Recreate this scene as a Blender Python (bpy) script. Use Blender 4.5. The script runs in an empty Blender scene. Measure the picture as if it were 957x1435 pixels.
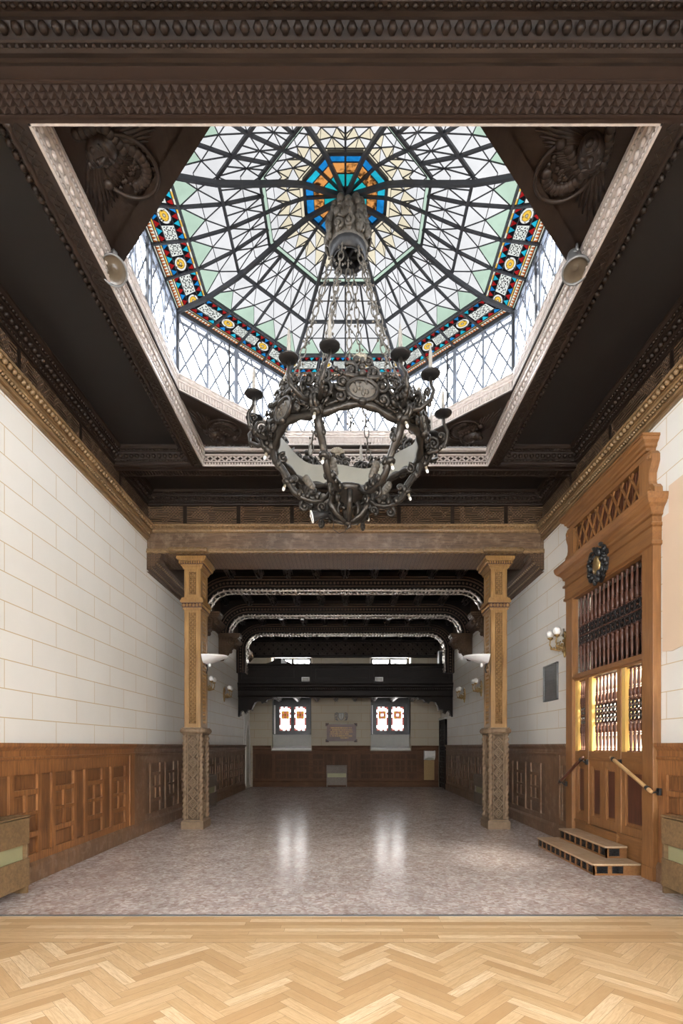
import bpy, bmesh, math, random
from mathutils import Vector, Matrix
R = random.Random(7)
PI = math.pi
SC = bpy.context.scene
COL = SC.collection

# ------------------------------------------------------------------ materials
def nmat(name):
    m = bpy.data.materials.new(name); m.use_nodes = True
    nt = m.node_tree; nt.nodes.clear()
    out = nt.nodes.new('ShaderNodeOutputMaterial')
    return m, nt, out
def N(nt, typ, **kw):
    n = nt.nodes.new(typ)
    for k, v in kw.items():
        if k in n.inputs: n.inputs[k].default_value = v
        else: setattr(n, k, v)
    return n
def ramp(nt, fac, stops):
    r = nt.nodes.new('ShaderNodeValToRGB'); e = r.color_ramp.elements
    while len(e) < len(stops): e.new(0.5)
    for i, (p, c) in enumerate(stops):
        e[i].position = p; e[i].color = (*c, 1)
    nt.links.new(fac, r.inputs[0]); return r.outputs[0]
def math_(nt, op, a, b=None, c=None):
    n = nt.nodes.new('ShaderNodeMath'); n.operation = op
    for i, v in enumerate((a, b, c)):
        if v is None: continue
        if isinstance(v, (int, float)): n.inputs[i].default_value = v
        else: nt.links.new(v, n.inputs[i])
    return n.outputs[0]
def mixc(nt, fac, a, b, mode='MIX'):
    n = nt.nodes.new('ShaderNodeMix'); n.data_type = 'RGBA'; n.blend_type = mode
    for sock, v in ((n.inputs[0], fac), (n.inputs[6], a), (n.inputs[7], b)):
        if isinstance(v, (int, float)): sock.default_value = v
        elif isinstance(v, tuple): sock.default_value = (*v, 1)
        else: nt.links.new(v, sock)
    return n.outputs[2]
def coords(nt, scale=(1, 1, 1), kind='Object', fold=False):
    tc = nt.nodes.new('ShaderNodeTexCoord')
    o = tc.outputs[kind]
    if fold:      # (x+y, z): one flat coordinate for faces along either wall direction
        s = nt.nodes.new('ShaderNodeSeparateXYZ'); nt.links.new(o, s.inputs[0])
        c = nt.nodes.new('ShaderNodeCombineXYZ')
        nt.links.new(math_(nt, 'ADD', s.outputs[0], s.outputs[1]), c.inputs[0])
        nt.links.new(s.outputs[2], c.inputs[1]); o = c.outputs[0]
    mp = nt.nodes.new('ShaderNodeMapping'); mp.inputs['Scale'].default_value = scale
    nt.links.new(o, mp.inputs[0]); return mp.outputs[0]
def noise(nt, vec, scale, detail=4, rough=0.55, dist=0.0):
    n = N(nt, 'ShaderNodeTexNoise', Scale=scale, Detail=detail, Roughness=rough, Distortion=dist)
    nt.links.new(vec, n.inputs['Vector']); return n.outputs[0]
def principled(nt, out, col, rough, metal=0.0, bump=None, bstr=0.3, bdist=0.01, spec=0.5):
    b = nt.nodes.new('ShaderNodeBsdfPrincipled')
    for nm, v in (('Base Color', col), ('Roughness', rough), ('Metallic', metal), ('Specular IOR Level', spec)):
        if isinstance(v, tuple): b.inputs[nm].default_value = (*v, 1)
        elif isinstance(v, (int, float)): b.inputs[nm].default_value = v
        else: nt.links.new(v, b.inputs[nm])
    if bump is not None:
        bp = N(nt, 'ShaderNodeBump', Strength=bstr, Distance=bdist)
        nt.links.new(bump, bp.inputs['Height']); nt.links.new(bp.outputs[0], b.inputs['Normal'])
    nt.links.new(b.outputs[0], out.inputs[0]); return b

def wood(name, dark, light, grain=(3, 3, 22), rough=0.45, worn=None, axis='z', spec=0.5):
    m, nt, out = nmat(name)
    sc = {'z': (14, 14, 1.3), 'x': (1.3, 14, 14), 'y': (14, 1.3, 14)}[axis]
    v = coords(nt, sc)
    n1 = noise(nt, v, 2.2, 5, 0.6, 0.8)
    n2 = noise(nt, coords(nt), 1.1, 3)
    c = ramp(nt, n1, [(0.3, dark), (0.7, light)])
    mid = tuple(d * 0.55 for d in dark)
    c = mixc(nt, ramp(nt, n2, [(0.38, (0.0,)*3), (0.72, (0.55,)*3)]), c, mid)
    if worn:
        n3 = noise(nt, coords(nt), 5.5, 5, 0.7)
        c = mixc(nt, ramp(nt, n3, [(0.5, (0,)*3), (0.75, (0.7,)*3)]), c, worn)
    principled(nt, out, c, math_(nt, 'MULTIPLY_ADD', n1, 0.2, rough - 0.1), bump=n1, bstr=0.12, bdist=0.004, spec=spec)
    return m
def plain(name, col, rough=0.5, metal=0.0, var=0.25, scale=9, bstr=0.15, spec=0.5):
    m, nt, out = nmat(name)
    n1 = noise(nt, coords(nt), scale, 4)
    c = mixc(nt, n1, tuple(x * (1 - var) for x in col), tuple(min(1, x * (1 + var)) for x in col))
    principled(nt, out, c, rough, metal, bump=n1, bstr=bstr, bdist=0.004, spec=spec)
    return m
def carved(name, dark, light, cell, rough=0.45, style='maze', bstr=0.9, bdist=0.02, level=False):
    """wood or stone whose surface carries a small carved repeat (a relief coloured darker in the hollows)"""
    m, nt, out = nmat(name)
    v = coords(nt, (1 / cell,) * 3, fold=not level)
    s = nt.nodes.new('ShaderNodeSeparateXYZ'); nt.links.new(v, s.inputs[0])
    x, y = s.outputs[0], s.outputs[1]
    if style == 'maze':     # interlaced bars, direct and diagonal, swapped from cell to cell
        w1 = math_(nt, 'PINGPONG', math_(nt, 'ADD', x, y), 0.5)
        w2 = math_(nt, 'PINGPONG', math_(nt, 'SUBTRACT', x, y), 0.5)
        w3 = math_(nt, 'PINGPONG', math_(nt, 'MULTIPLY', y, 1.5), 0.5)
        ck = nt.nodes.new('ShaderNodeTexVoronoi'); ck.distance = 'CHEBYCHEV'; ck.inputs['Scale'].default_value = 0.55
        ck.inputs['Randomness'].default_value = 0.6
        nt.links.new(v, ck.inputs['Vector'])
        sel = nt.nodes.new('ShaderNodeSeparateColor'); nt.links.new(ck.outputs['Color'], sel.inputs[0])
        a = math_(nt, 'MAXIMUM', math_(nt, 'MULTIPLY', w1, 1.0), w2)
        g = math_(nt, 'GREATER_THAN', sel.outputs[0], 0.5)
        h = math_(nt, 'ADD', math_(nt, 'MULTIPLY', a, g), math_(nt, 'MULTIPLY', w3, math_(nt, 'SUBTRACT', 1.0, g)))
        h = math_(nt, 'MULTIPLY', h, 2.0)
        h = math_(nt, 'SMOOTH_MIN', h, 0.8, 0.2)
    elif style == 'leaf':   # rosettes in a grid with leaf lobes between
        sx = math_(nt, 'SINE', math_(nt, 'MULTIPLY', x, 2 * PI)); sy = math_(nt, 'SINE', math_(nt, 'MULTIPLY', y, 2 * PI))
        d1 = math_(nt, 'SINE', math_(nt, 'MULTIPLY', math_(nt, 'ADD', x, y), 4 * PI))
        d2 = math_(nt, 'SINE', math_(nt, 'MULTIPLY', math_(nt, 'SUBTRACT', x, y), 4 * PI))
        h = math_(nt, 'ABSOLUTE', math_(nt, 'ADD', math_(nt, 'MULTIPLY', sx, sy), math_(nt, 'MULTIPLY', math_(nt, 'MULTIPLY', d1, d2), 0.6)))
        n0 = noise(nt, v, 3.0, 3)
        h = math_(nt, 'ADD', h, math_(nt, 'MULTIPLY', n0, 0.5))
        h = math_(nt, 'MINIMUM', h, 0.9)
    else:                   # 'diamond'
        w1 = math_(nt, 'PINGPONG', math_(nt, 'ADD', x, y), 0.5)
        w2 = math_(nt, 'PINGPONG', math_(nt, 'SUBTRACT', x, y), 0.5)
        h = math_(nt, 'MULTIPLY', math_(nt, 'MINIMUM', w1, w2), 2.0)
        h = math_(nt, 'SUBTRACT', 1.0, math_(nt, 'ABSOLUTE', math_(nt, 'SUBTRACT', math_(nt, 'MULTIPLY', h, 2.0), 0.6)))
    c = ramp(nt, h, [(0.1, dark), (0.75, light)])
    c = mixc(nt, 0.5, c, mixc(nt, noise(nt, coords(nt), 2.0), (0.55,)*3, (1.3,)*3), 'MULTIPLY')
    principled(nt, out, c, rough, bump=h, bstr=bstr, bdist=bdist)
    return m
def glass(name, col, vary=0.35, scale=14, dark=None, lo=0.3, hi=0.65):
    """stained or clear glass: tinted clear transmission with cloudy streaks, and a thin reflection"""
    m, nt, out = nmat(name)
    n1 = noise(nt, coords(nt), scale, 5, 0.65, 0.6); n2 = noise(nt, coords(nt), scale * 0.18, 2)
    f = math_(nt, 'MULTIPLY', math_(nt, 'ADD', n1, n2), 0.5)
    c = ramp(nt, f, [(lo, tuple(x * (1 - vary) for x in col) if not dark else dark), (hi, col)])
    t = nt.nodes.new('ShaderNodeBsdfTransparent'); nt.links.new(c, t.inputs[0])
    g = N(nt, 'ShaderNodeBsdfDiffuse'); nt.links.new(c, g.inputs[0])
    mx = N(nt, 'ShaderNodeMixShader'); mx.inputs[0].default_value = 0.06
    nt.links.new(t.outputs[0], mx.inputs[1]); nt.links.new(g.outputs[0], mx.inputs[2])
    nt.links.new(mx.outputs[0], out.inputs[0]); return m

TD = 0.029         # how much of the sky the old obscured dome glass lets through
def tg(name, c, **k): return glass(name, tuple(x * TD for x in c), **k)
M = {}
M['ceil'] = plain('dark_ceiling_wood', (0.016, 0.013, 0.0115), 0.55, var=0.2, scale=2, bstr=0.05, spec=0.3)
M['dark'] = wood('dark_moulded_wood', (0.016, 0.0095, 0.0065), (0.031, 0.019, 0.013), rough=0.42, axis='y', spec=0.3)
M['darkx'] = wood('dark_beam_wood', (0.016, 0.0095, 0.0065), (0.031, 0.019, 0.013), rough=0.42, axis='x', spec=0.25)
M['litface'] = plain('moulding_painted_light', (0.50, 0.44, 0.40), 0.26, 0.1, var=0.3, scale=25)  # same dark wood; strong skylight is put into this pale colour
M['black'] = wood('blackened_wood', (0.009, 0.006, 0.0045), (0.018, 0.012, 0.009), rough=0.5, axis='x', spec=0.14)
M['joist'] = wood('polished_joist_wood', (0.035, 0.025, 0.019), (0.06, 0.045, 0.035), rough=0.28, axis='y', spec=0.8)
M['frieze'] = carved('carved_frieze_wood', (0.028, 0.016, 0.009), (0.17, 0.102, 0.058), 0.060, 0.40, 'maze', 1.0, 0.03)
M['stud'] = plain('dull_stud_wood', (0.032, 0.020, 0.015), 0.6, var=0.15, spec=0.12)
M['friezed'] = carved('carved_dark_wood', (0.018, 0.012, 0.009), (0.05, 0.034, 0.026), 0.14, 0.45, 'diamond')
M['soffit'] = carved('carved_soffit_wood', (0.025, 0.014, 0.008), (0.15, 0.085, 0.045), 0.10, 0.65, 'leaf', 1.0, 0.03)
M['soffith'] = carved('carved_beam_underside', (0.03, 0.016, 0.009), (0.21, 0.12, 0.062), 0.16, 0.7, 'leaf', 1.0, 0.04, True)
M['gild'] = wood('worn_gilt_moulding', (0.15, 0.088, 0.038), (0.32, 0.20, 0.095), rough=0.35, axis='y')
M['beamface'] = wood('worn_brown_beam', (0.075, 0.042, 0.023), (0.20, 0.124, 0.072), rough=0.4, axis='x', worn=(0.31, 0.22, 0.15))
M['silver'] = plain('silvered_carving', (0.42, 0.37, 0.32), 0.25, 0.5, var=0.6, scale=28, bstr=0.6)
M['oak'] = wood('oak_panelling', (0.14, 0.052, 0.016), (0.38, 0.165, 0.055), rough=0.42)
M['oakp'] = wood('oak_panel_field', (0.10, 0.038, 0.012), (0.28, 0.120, 0.042), rough=0.42)
M['oakd'] = wood('old_brown_panelling', (0.12, 0.060, 0.028), (0.24, 0.132, 0.070), rough=0.45, worn=(0.30, 0.225, 0.17))
M['oakdp'] = wood('old_brown_field', (0.09, 0.044, 0.021), (0.19, 0.098, 0.049), rough=0.45, worn=(0.24, 0.175, 0.125))
M['oake'] = wood('deep_brown_panelling', (0.085, 0.038, 0.018), (0.15, 0.070, 0.034), rough=0.55, axis='x', spec=0.15)
M['oakep'] = wood('deep_brown_field', (0.055, 0.024, 0.011), (0.12, 0.055, 0.027), rough=0.55, spec=0.15)
M['portal'] = wood('honey_oak', (0.195, 0.082, 0.025), (0.33, 0.156, 0.055), rough=0.4)
M['portaly'] = wood('honey_oak_rail', (0.178, 0.074, 0.023), (0.31, 0.145, 0.050), rough=0.4, axis='y')
M['yellow'] = wood('yellow_varnished_wood', (0.55, 0.33, 0.08), (0.75, 0.50, 0.16), rough=0.35)
M['redwood'] = wood('red_brown_turned_wood', (0.060, 0.020, 0.011), (0.14, 0.050, 0.026), rough=0.35)
M['pale'] = wood('pale_wood_rod', (0.46, 0.27, 0.115), (0.60, 0.37, 0.165), rough=0.4)
M['gold'] = wood('golden_column_wood', (0.24, 0.122, 0.036), (0.42, 0.238, 0.080), rough=0.38)
M['goldc'] = carved('golden_column_carving', (0.035, 0.016, 0.007), (0.42, 0.235, 0.090), 0.075, 0.42, 'leaf', 1.0, 0.03)
M['stone'] = plain('brown_carved_stone', (0.19, 0.125, 0.072), 0.6, var=0.4, scale=14, bstr=0.35)
M['stonec'] = carved('brown_stone_relief', (0.035, 0.022, 0.012), (0.17, 0.112, 0.064), 0.045, 0.7, 'leaf', 0.9, 0.02)
M['step'] = wood('worn_oak_tread', (0.44, 0.29, 0.17), (0.58, 0.42, 0.27), rough=0.5, axis='y', worn=(0.58, 0.47, 0.36))
M['cover'] = wood('grey_brown_boards', (0.13, 0.075, 0.032), (0.27, 0.168, 0.078), rough=0.5, axis='y')
M['covere'] = wood('weathered_boards', (0.13, 0.095, 0.07), (0.22, 0.17, 0.13), rough=0.55, axis='y')
M['canvas'] = plain('olive_metal_sheet', (0.33, 0.31, 0.17), 0.5, var=0.1)
M['iron'] = plain('black_iron', (0.030, 0.029, 0.029), 0.38, 0.5, var=0.5, scale=30)
M['came'] = plain('dark_glazing_bar', (0.035, 0.037, 0.042), 0.5, 0.0, spec=0.3)
M['blueiron'] = plain('painted_window_iron', (0.16, 0.18, 0.22), 0.5)
M['bronze'] = plain('dusty_bronze', (0.036, 0.030, 0.024), 0.36, 0.5, var=0.85, scale=34, bstr=0.6)
M['dust'] = plain('dusty_grey_bronze', (0.10, 0.086, 0.068), 0.5, 0.2, var=0.75, scale=38, bstr=0.6)
M['shell'] = plain('pale_dusty_ornament', (0.26, 0.225, 0.165), 0.6, 0.0, var=0.4, scale=30)
M['enamel'] = plain('cream_enamel', (0.20, 0.185, 0.145), 0.55, var=0.15, scale=6)
M['candle'] = plain('old_candle_sleeve', (0.26, 0.235, 0.20), 0.6, var=0.15)
M['white'] = plain('white_lamp_shell', (0.82, 0.82, 0.81), 0.35, var=0.05)
M['opal'] = plain('opal_glass_globe', (0.80, 0.79, 0.76), 0.15, var=0.05)
M['brass'] = plain('old_brass', (0.36, 0.24, 0.10), 0.35, 0.8, var=0.4, scale=30)
M['grey'] = plain('grey_metal', (0.18, 0.18, 0.18), 0.4, 0.4, var=0.3, scale=5)
M['lens'] = plain('dusty_lamp_lens', (0.085, 0.066, 0.045), 0.25, 0.0, var=0.3, scale=10)
M['plaster'] = plain('pale_plaster', (0.62, 0.60, 0.56), 0.7, var=0.12, scale=4)
M['greystone'] = plain('grey_plaster', (0.42, 0.41, 0.38), 0.7, var=0.12, scale=6)
M['stained'] = plain('stained_plaster', (0.55, 0.52, 0.44), 0.75, var=0.3, scale=4)
M['rust'] = plain('ochre_board', (0.33, 0.215, 0.085), 0.7, var=0.2, scale=30)
M['paper'] = plain('tan_paper', (0.66, 0.50, 0.36), 0.7, var=0.06, scale=2)
M['goldpaint'] = plain('gold_lettering', (0.75, 0.38, 0.06), 0.4, 0.2)
M['plaque'] = wood('red_brown_board', (0.075, 0.028, 0.017), (0.12, 0.048, 0.028), rough=0.45, axis='x')
M['roof'] = plain('zinc_roof', (0.35, 0.36, 0.38), 0.6)
M['cream'] = plain('cream_paint', (0.82, 0.78, 0.66), 0.6, var=0.06)
# glasses
M['g_white'] = tg('milky_white_glass', (0.98, 0.98, 1.0), vary=0.24, scale=5)
M['g_green'] = tg('pale_green_glass', (0.63, 0.83, 0.68), vary=0.25, scale=5)
M['g_cream'] = tg('cream_glass', (0.98, 0.88, 0.66), vary=0.2, scale=6)
M['g_blue'] = tg('blue_glass', (0.02, 0.32, 0.85), vary=0.6)
M['g_cyan'] = tg('cyan_glass', (0.03, 0.62, 0.85), vary=0.5)
M['g_turq'] = tg('turquoise_glass', (0.02, 0.60, 0.66), vary=0.5)
M['g_red'] = tg('red_glass', (0.50, 0.02, 0.02), vary=0.5)
M['g_amber'] = tg('amber_glass', (1.0, 0.62, 0.12), vary=0.3)
M['g_pale'] = tg('pale_strip_glass', (0.95, 0.93, 0.78), vary=0.2)
M['g_rust'] = tg('rust_glass', (0.55, 0.15, 0.04), vary=0.5)
M['g_black'] = tg('black_glass', (0.012, 0.012, 0.016), vary=0.5)
M['g_marble'] = tg('marbled_brown_glass', (0.85, 0.36, 0.10), vary=0.5, scale=20, dark=(0.0012, 0.0005, 0.0002), lo=0.44, hi=0.52)
M['g_clear'] = glass('clear_leaded_glass', (0.80, 0.81, 0.82), vary=0.1, scale=3)
M['g_drum'] = glass('obscured_drum_glass', (0.42, 0.43, 0.45), vary=0.12, scale=3)
M['g_open'] = glass('gallery_window_glass', (0.95, 0.95, 0.95), vary=0.04, scale=3)
M['g_lwhite'] = glass('white_cathedral_glass', (0.24, 0.235, 0.23), vary=0.35, scale=20)
M['g_lred'] = glass('red_border_glass', (0.022, 0.005, 0.004), vary=0.5, scale=40)
M['g_lyel'] = glass('yellow_window_glass', (0.026, 0.013, 0.001), vary=0.4, scale=30)

def uv_pattern(name, kind):
    m, nt, out = nmat(name)
    tc = nt.nodes.new('ShaderNodeTexCoord'); s = nt.nodes.new('ShaderNodeSeparateXYZ'); nt.links.new(tc.outputs['UV'], s.inputs[0])
    x = math_(nt, 'SUBTRACT', s.outputs[0], 0.5); y = math_(nt, 'SUBTRACT', s.outputs[1], 0.5)
    nz = noise(nt, coords(nt), 30, 2)
    r = math_(nt, 'SQRT', math_(nt, 'ADD', math_(nt, 'MULTIPLY', x, x), math_(nt, 'MULTIPLY', y, y)))
    th = math_(nt, 'ARCTAN2', y, x)
    if kind == 'round':
        ring = ramp(nt, r, [(0.0, (0.9, 0.86, 0.75)), (0.10, (0.25, 0.17, 0.06)), (0.16, (0.95, 0.62, 0.10)), (0.30, (0.85, 0.50, 0.05)), (0.33, (0.06, 0.05, 0.04)), (0.36, (0.88, 0.88, 0.82)), (0.45, (0.85, 0.85, 0.80)), (0.48, (0.012, 0.012, 0.015))])
        c = mixc(nt, math_(nt, 'GREATER_THAN', nz, 0.62), ring, (0.05, 0.04, 0.03))
    else:
        ax = math_(nt, 'ABSOLUTE', x); ay = math_(nt, 'ABSOLUTE', y)
        p1 = math_(nt, 'SINE', math_(nt, 'MULTIPLY', th, 8.0))
        p2 = math_(nt, 'SINE', math_(nt, 'MULTIPLY', r, 34.0))
        p3 = math_(nt, 'MULTIPLY', math_(nt, 'SINE', math_(nt, 'MULTIPLY', ax, 26.0)), math_(nt, 'SINE', math_(nt, 'MULTIPLY', ay, 26.0)))
        f = math_(nt, 'ADD', math_(nt, 'MULTIPLY', p1, p2), p3)
        f = math_(nt, 'ADD', f, math_(nt, 'MULTIPLY', math_(nt, 'SUBTRACT', nz, 0.5), 1.2))
        edge = math_(nt, 'GREATER_THAN', math_(nt, 'MAXIMUM', ax, ay), 0.44)
        f = math_(nt, 'MAXIMUM', math_(nt, 'GREATER_THAN', f, -0.22), edge)
        c = mixc(nt, f, (0.02, 0.02, 0.025), (0.80, 0.83, 0.78))
    c = mixc(nt, 1.0, c, (TD,)*3, 'MULTIPLY')
    t = nt.nodes.new('ShaderNodeBsdfTransparent'); nt.links.new(c, t.inputs[0])
    nt.links.new(t.outputs[0], out.inputs[0]); return m
M['g_round'] = uv_pattern('roundel_glass', 'round')
M['g_arab'] = uv_pattern('arabesque_glass', 'arab')

def wall_mat(nm='cream_block_wall', k=(1, 1, 1)):
    m, nt, out = nmat(nm)
    v = coords(nt, fold=True)
    b = N(nt, 'ShaderNodeTexBrick', Scale=1.0)
    b.inputs['Mortar Size'].default_value = 0.006; b.inputs['Mortar Smooth'].default_value = 0.2
    b.inputs['Brick Width'].default_value = 1.04; b.inputs['Row Height'].default_value = 0.318; b.offset = 0.5
    b.inputs['Color1'].default_value = (0.765, 0.74, 0.685, 1); b.inputs['Color2'].default_value = (0.735, 0.71, 0.655, 1)
    b.inputs['Mortar'].default_value = (0.56, 0.43, 0.26, 1)
    nt.links.new(v, b.inputs['Vector'])
    n1 = noise(nt, coords(nt), 1.3, 5, 0.6)
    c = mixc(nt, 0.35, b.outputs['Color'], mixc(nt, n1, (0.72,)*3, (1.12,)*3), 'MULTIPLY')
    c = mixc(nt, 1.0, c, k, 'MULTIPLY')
    principled(nt, out, c, 0.6, bump=n1, bstr=0.04, spec=0.3)
    return m
M['wall'] = wall_mat(); M['walle'] = wall_mat('shaded_block_wall', (0.54, 0.48, 0.39))  # end wall copy, darkened: the balcony's shade is put into its colour
def terrazzo():
    m, nt, out = nmat('worn_pink_terrazzo')
    v = coords(nt)
    vo = N(nt, 'ShaderNodeTexVoronoi', Scale=30.0); nt.links.new(v, vo.inputs['Vector'])
    s = nt.nodes.new('ShaderNodeSeparateColor'); nt.links.new(vo.outputs['Color'], s.inputs[0])
    chips = ramp(nt, s.outputs[0], [(0.0, (0.36, 0.235, 0.195)), (0.25, (0.50, 0.385, 0.345)), (0.6, (0.60, 0.51, 0.48)), (0.95, (0.82, 0.76, 0.73))])
    fine = noise(nt, v, 60, 3); big = noise(nt, coords(nt, (1.6, 1, 1)), 1.6, 6, 0.72, 1.2); scuff = noise(nt, coords(nt, (3, 9, 1)), 1.8, 6, 0.75, 0.5)
    c = mixc(nt, 0.3, chips, mixc(nt, fine, (0.51, 0.405, 0.375), (0.73, 0.66, 0.63)))
    c = mixc(nt, ramp(nt, big, [(0.40, (0,)*3), (0.68, (0.5,)*3)]), c, (0.25, 0.195, 0.165))
    c = mixc(nt, ramp(nt, scuff, [(0.52, (0,)*3), (0.7, (0.55,)*3)]), c, (0.62, 0.58, 0.56))
    rg = math_(nt, 'MULTIPLY_ADD', scuff, 0.22, 0.085)
    principled(nt, out, c, rg, bump=noise(nt, v, 7, 3), bstr=0.02, bdist=0.01, spec=0.5)
    return m
M['terrazzo'] = terrazzo()
def parquet():
    m, nt, out = nmat('oak_parquet')
    at = nt.nodes.new('ShaderNodeAttribute'); at.attribute_name = 'plank'
    s = nt.nodes.new('ShaderNodeSeparateColor'); nt.links.new(at.outputs['Color'], s.inputs[0])
    tc = nt.nodes.new('ShaderNodeTexCoord')
    mp = nt.nodes.new('ShaderNodeMapping'); mp.inputs['Scale'].default_value = (4, 38, 1); nt.links.new(tc.outputs['UV'], mp.inputs[0])
    off = nt.nodes.new('ShaderNodeCombineXYZ'); nt.links.new(math_(nt, 'MULTIPLY', s.outputs[1], 40), off.inputs[0]); nt.links.new(math_(nt, 'MULTIPLY', s.outputs[2], 40), off.inputs[1])
    nt.links.new(off.outputs[0], mp.inputs['Location'])
    g = noise(nt, mp.outputs[0], 1.4, 5, 0.62, 1.5)
    base = ramp(nt, s.outputs[0], [(0.0, (0.47, 0.29, 0.14)), (0.25, (0.57, 0.375, 0.195)), (0.7, (0.64, 0.445, 0.25)), (1.0, (0.77, 0.585, 0.37))])
    c = mixc(nt, ramp(nt, g, [(0.34, (0.55,)*3), (0.62, (0.0,)*3)]), base, (0.42, 0.245, 0.105))
    principled(nt, out, c, math_(nt, 'MULTIPLY_ADD', g, 0.2, 0.34), bump=g, bstr=0.06, bdist=0.003)
    return m
M['parquet'] = parquet()

# ------------------------------------------------------------------ mesh builder
class MB:
    def __init__(s, T=None):
        s.v = []; s.f = []; s.mi = []; s.sm = []; s.uv = []; s.T = T or Matrix(); s.mats = []; s.cur = 0
    def mat(s, key):
        if key not in s.mats: s.mats.append(key)
        s.cur = s.mats.index(key); return s
    def add(s, vs, fs, smooth=False, uvs=None, T=None):
        b = len(s.v); X = s.T @ T if T is not None else s.T
        s.v.extend(X @ Vector(p) for p in vs)
        for i, f in enumerate(fs):
            s.f.append([b + k for k in f]); s.mi.append(s.cur); s.sm.append(smooth)
            s.uv.append(uvs[i] if uvs else None)
    def box(s, a, b, T=None):
        x0, y0, z0 = a; x1, y1, z1 = b
        s.add([(x0,y0,z0),(x1,y0,z0),(x1,y1,z0),(x0,y1,z0),(x0,y0,z1),(x1,y0,z1),(x1,y1,z1),(x0,y1,z1)],
              [(0,3,2,1),(4,5,6,7),(0,1,5,4),(1,2,6,5),(2,3,7,6),(3,0,4,7)], T=T)
    def prism(s, poly, axis, a, b, T=None):
        """extrude a polygon of 2-D points along axis 'x' (pts y,z), 'y' (pts x,z) or 'z' (pts x,y)"""
        mk = {'x': lambda p, t: (t, p[0], p[1]), 'y': lambda p, t: (p[0], t, p[1]), 'z': lambda p, t: (p[0], p[1], t)}[axis]
        n = len(poly)
        s.add([mk(p, a) for p in poly] + [mk(p, b) for p in poly],
              [list(range(n))[::-1], list(range(n, 2*n))] + [(i, (i+1) % n, n + (i+1) % n, n + i) for i in range(n)], T=T)
    def lathe(s, prof, c=(0,0,0), n=12, T=None, a0=0.0, a1=2*PI, smooth=True):
        full = abs(a1 - a0 - 2*PI) < 1e-6; m = n if full else n + 1
        vs = []; fs = []
        for r, z in prof:
            for k in range(m):
                a = a0 + (a1 - a0) * k / n
                vs.append((c[0] + r*math.cos(a), c[1] + r*math.sin(a), c[2] + z))
        for i in range(len(prof) - 1):
            for k in range(n):
                k2 = (k + 1) % m
                fs.append((i*m + k, i*m + k2, (i+1)*m + k2, (i+1)*m + k))
        s.add(vs, fs, smooth, T=T)
    def ell(s, c, r, nu=8, nv=5, T=None):
        vs = [(c[0], c[1], c[2] - r[2])]
        for i in range(1, nv):
            p = -PI/2 + PI*i/nv
            for k in range(nu):
                a = 2*PI*k/nu
                vs.append((c[0] + r[0]*math.cos(p)*math.cos(a), c[1] + r[1]*math.cos(p)*math.sin(a), c[2] + r[2]*math.sin(p)))
        vs.append((c[0], c[1], c[2] + r[2])); top = len(vs) - 1
        fs = [(0, 1 + (k+1) % nu, 1 + k) for k in range(nu)]
        for i in range(nv - 2):
            for k in range(nu):
                a = 1 + i*nu + k; b = 1 + i*nu + (k+1) % nu
                fs.append((a, b, b + nu, a + nu))
        base = 1 + (nv-2)*nu
        fs += [(base + k, base + (k+1) % nu, top) for k in range(nu)]
        s.add(vs, fs, True, T=T)
    def tube(s, pts, rad, n=7, T=None, closed=False, lobes=0, twist=0.0, depth=0.22, flat=1.0):
        P = [Vector(p) for p in pts]; m = len(P)
        if not hasattr(rad, '__len__'): rad = [rad] * m
        vs = []; fs = []; nrm = None; dist = 0.0
        for i in range(m):
            if closed: t = P[(i+1) % m] - P[i-1]
            else: t = P[min(i+1, m-1)] - P[max(i-1, 0)]
            if t.length < 1e-9: t = Vector((0, 0, 1))
            t.normalize()
            if nrm is None:
                up = Vector((0, 0, 1)) if abs(t.z) < 0.9 else Vector((0, 1, 0))
                nrm = (up - t * up.dot(t)).normalized()
            else:
                nrm = nrm - t * nrm.dot(t)
                nrm = nrm.normalized() if nrm.length > 1e-6 else t.orthogonal().normalized()
            bn = t.cross(nrm)
            if i: dist += (P[i] - P[i-1]).length
            for k in range(n):
                a = 2*PI*k/n
                rr = rad[i] * (1 + (depth * math.cos(lobes*a - twist*dist) if lobes else 0))
                vs.append(P[i] + nrm * (rr*math.cos(a)) + bn * (rr*flat*math.sin(a)))
        segs = m if closed else m - 1
        for i in range(segs):
            j = (i + 1) % m
            for k in range(n):
                k2 = (k + 1) % n
                fs.append((i*n + k, i*n + k2, j*n + k2, j*n + k))
        if not closed:
            fs.append(list(range(n))[::-1]); fs.append([(m-1)*n + k for k in range(n)])
        s.add(vs, fs, True, T=T)
    def rope(s, p, q, r, pitch=0.11, T=None):
        p = Vector(p); q = Vector(q); L = (q - p).length; k = max(2, int(L / pitch * 6))
        s.tube([p.lerp(q, i/k) for i in range(k + 1)], r, 9, T, lobes=3, twist=2*PI*3/ (pitch*3), depth=0.25)
    def beads(s, p, q, step, r, T=None, nu=6, nv=4):
        """a row of egg-shaped beads; r = (along, across, up)"""
        p = Vector(p); q = Vector(q); L = (q - p).length; n = max(1, int(round(L / step)))
        d = (q - p).normalized(); ang = math.atan2(d.y, d.x)
        for i in range(n):
            c = p.lerp(q, (i + 0.5) / n)
            X = Matrix.Translation(c) @ Matrix.Rotation(ang, 4, 'Z')
            if abs(d.z) > 0.9: X = Matrix.Translation(c)
            s.ell((0,0,0), r, nu, nv, T=(T @ X) if T is not None else X)
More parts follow.
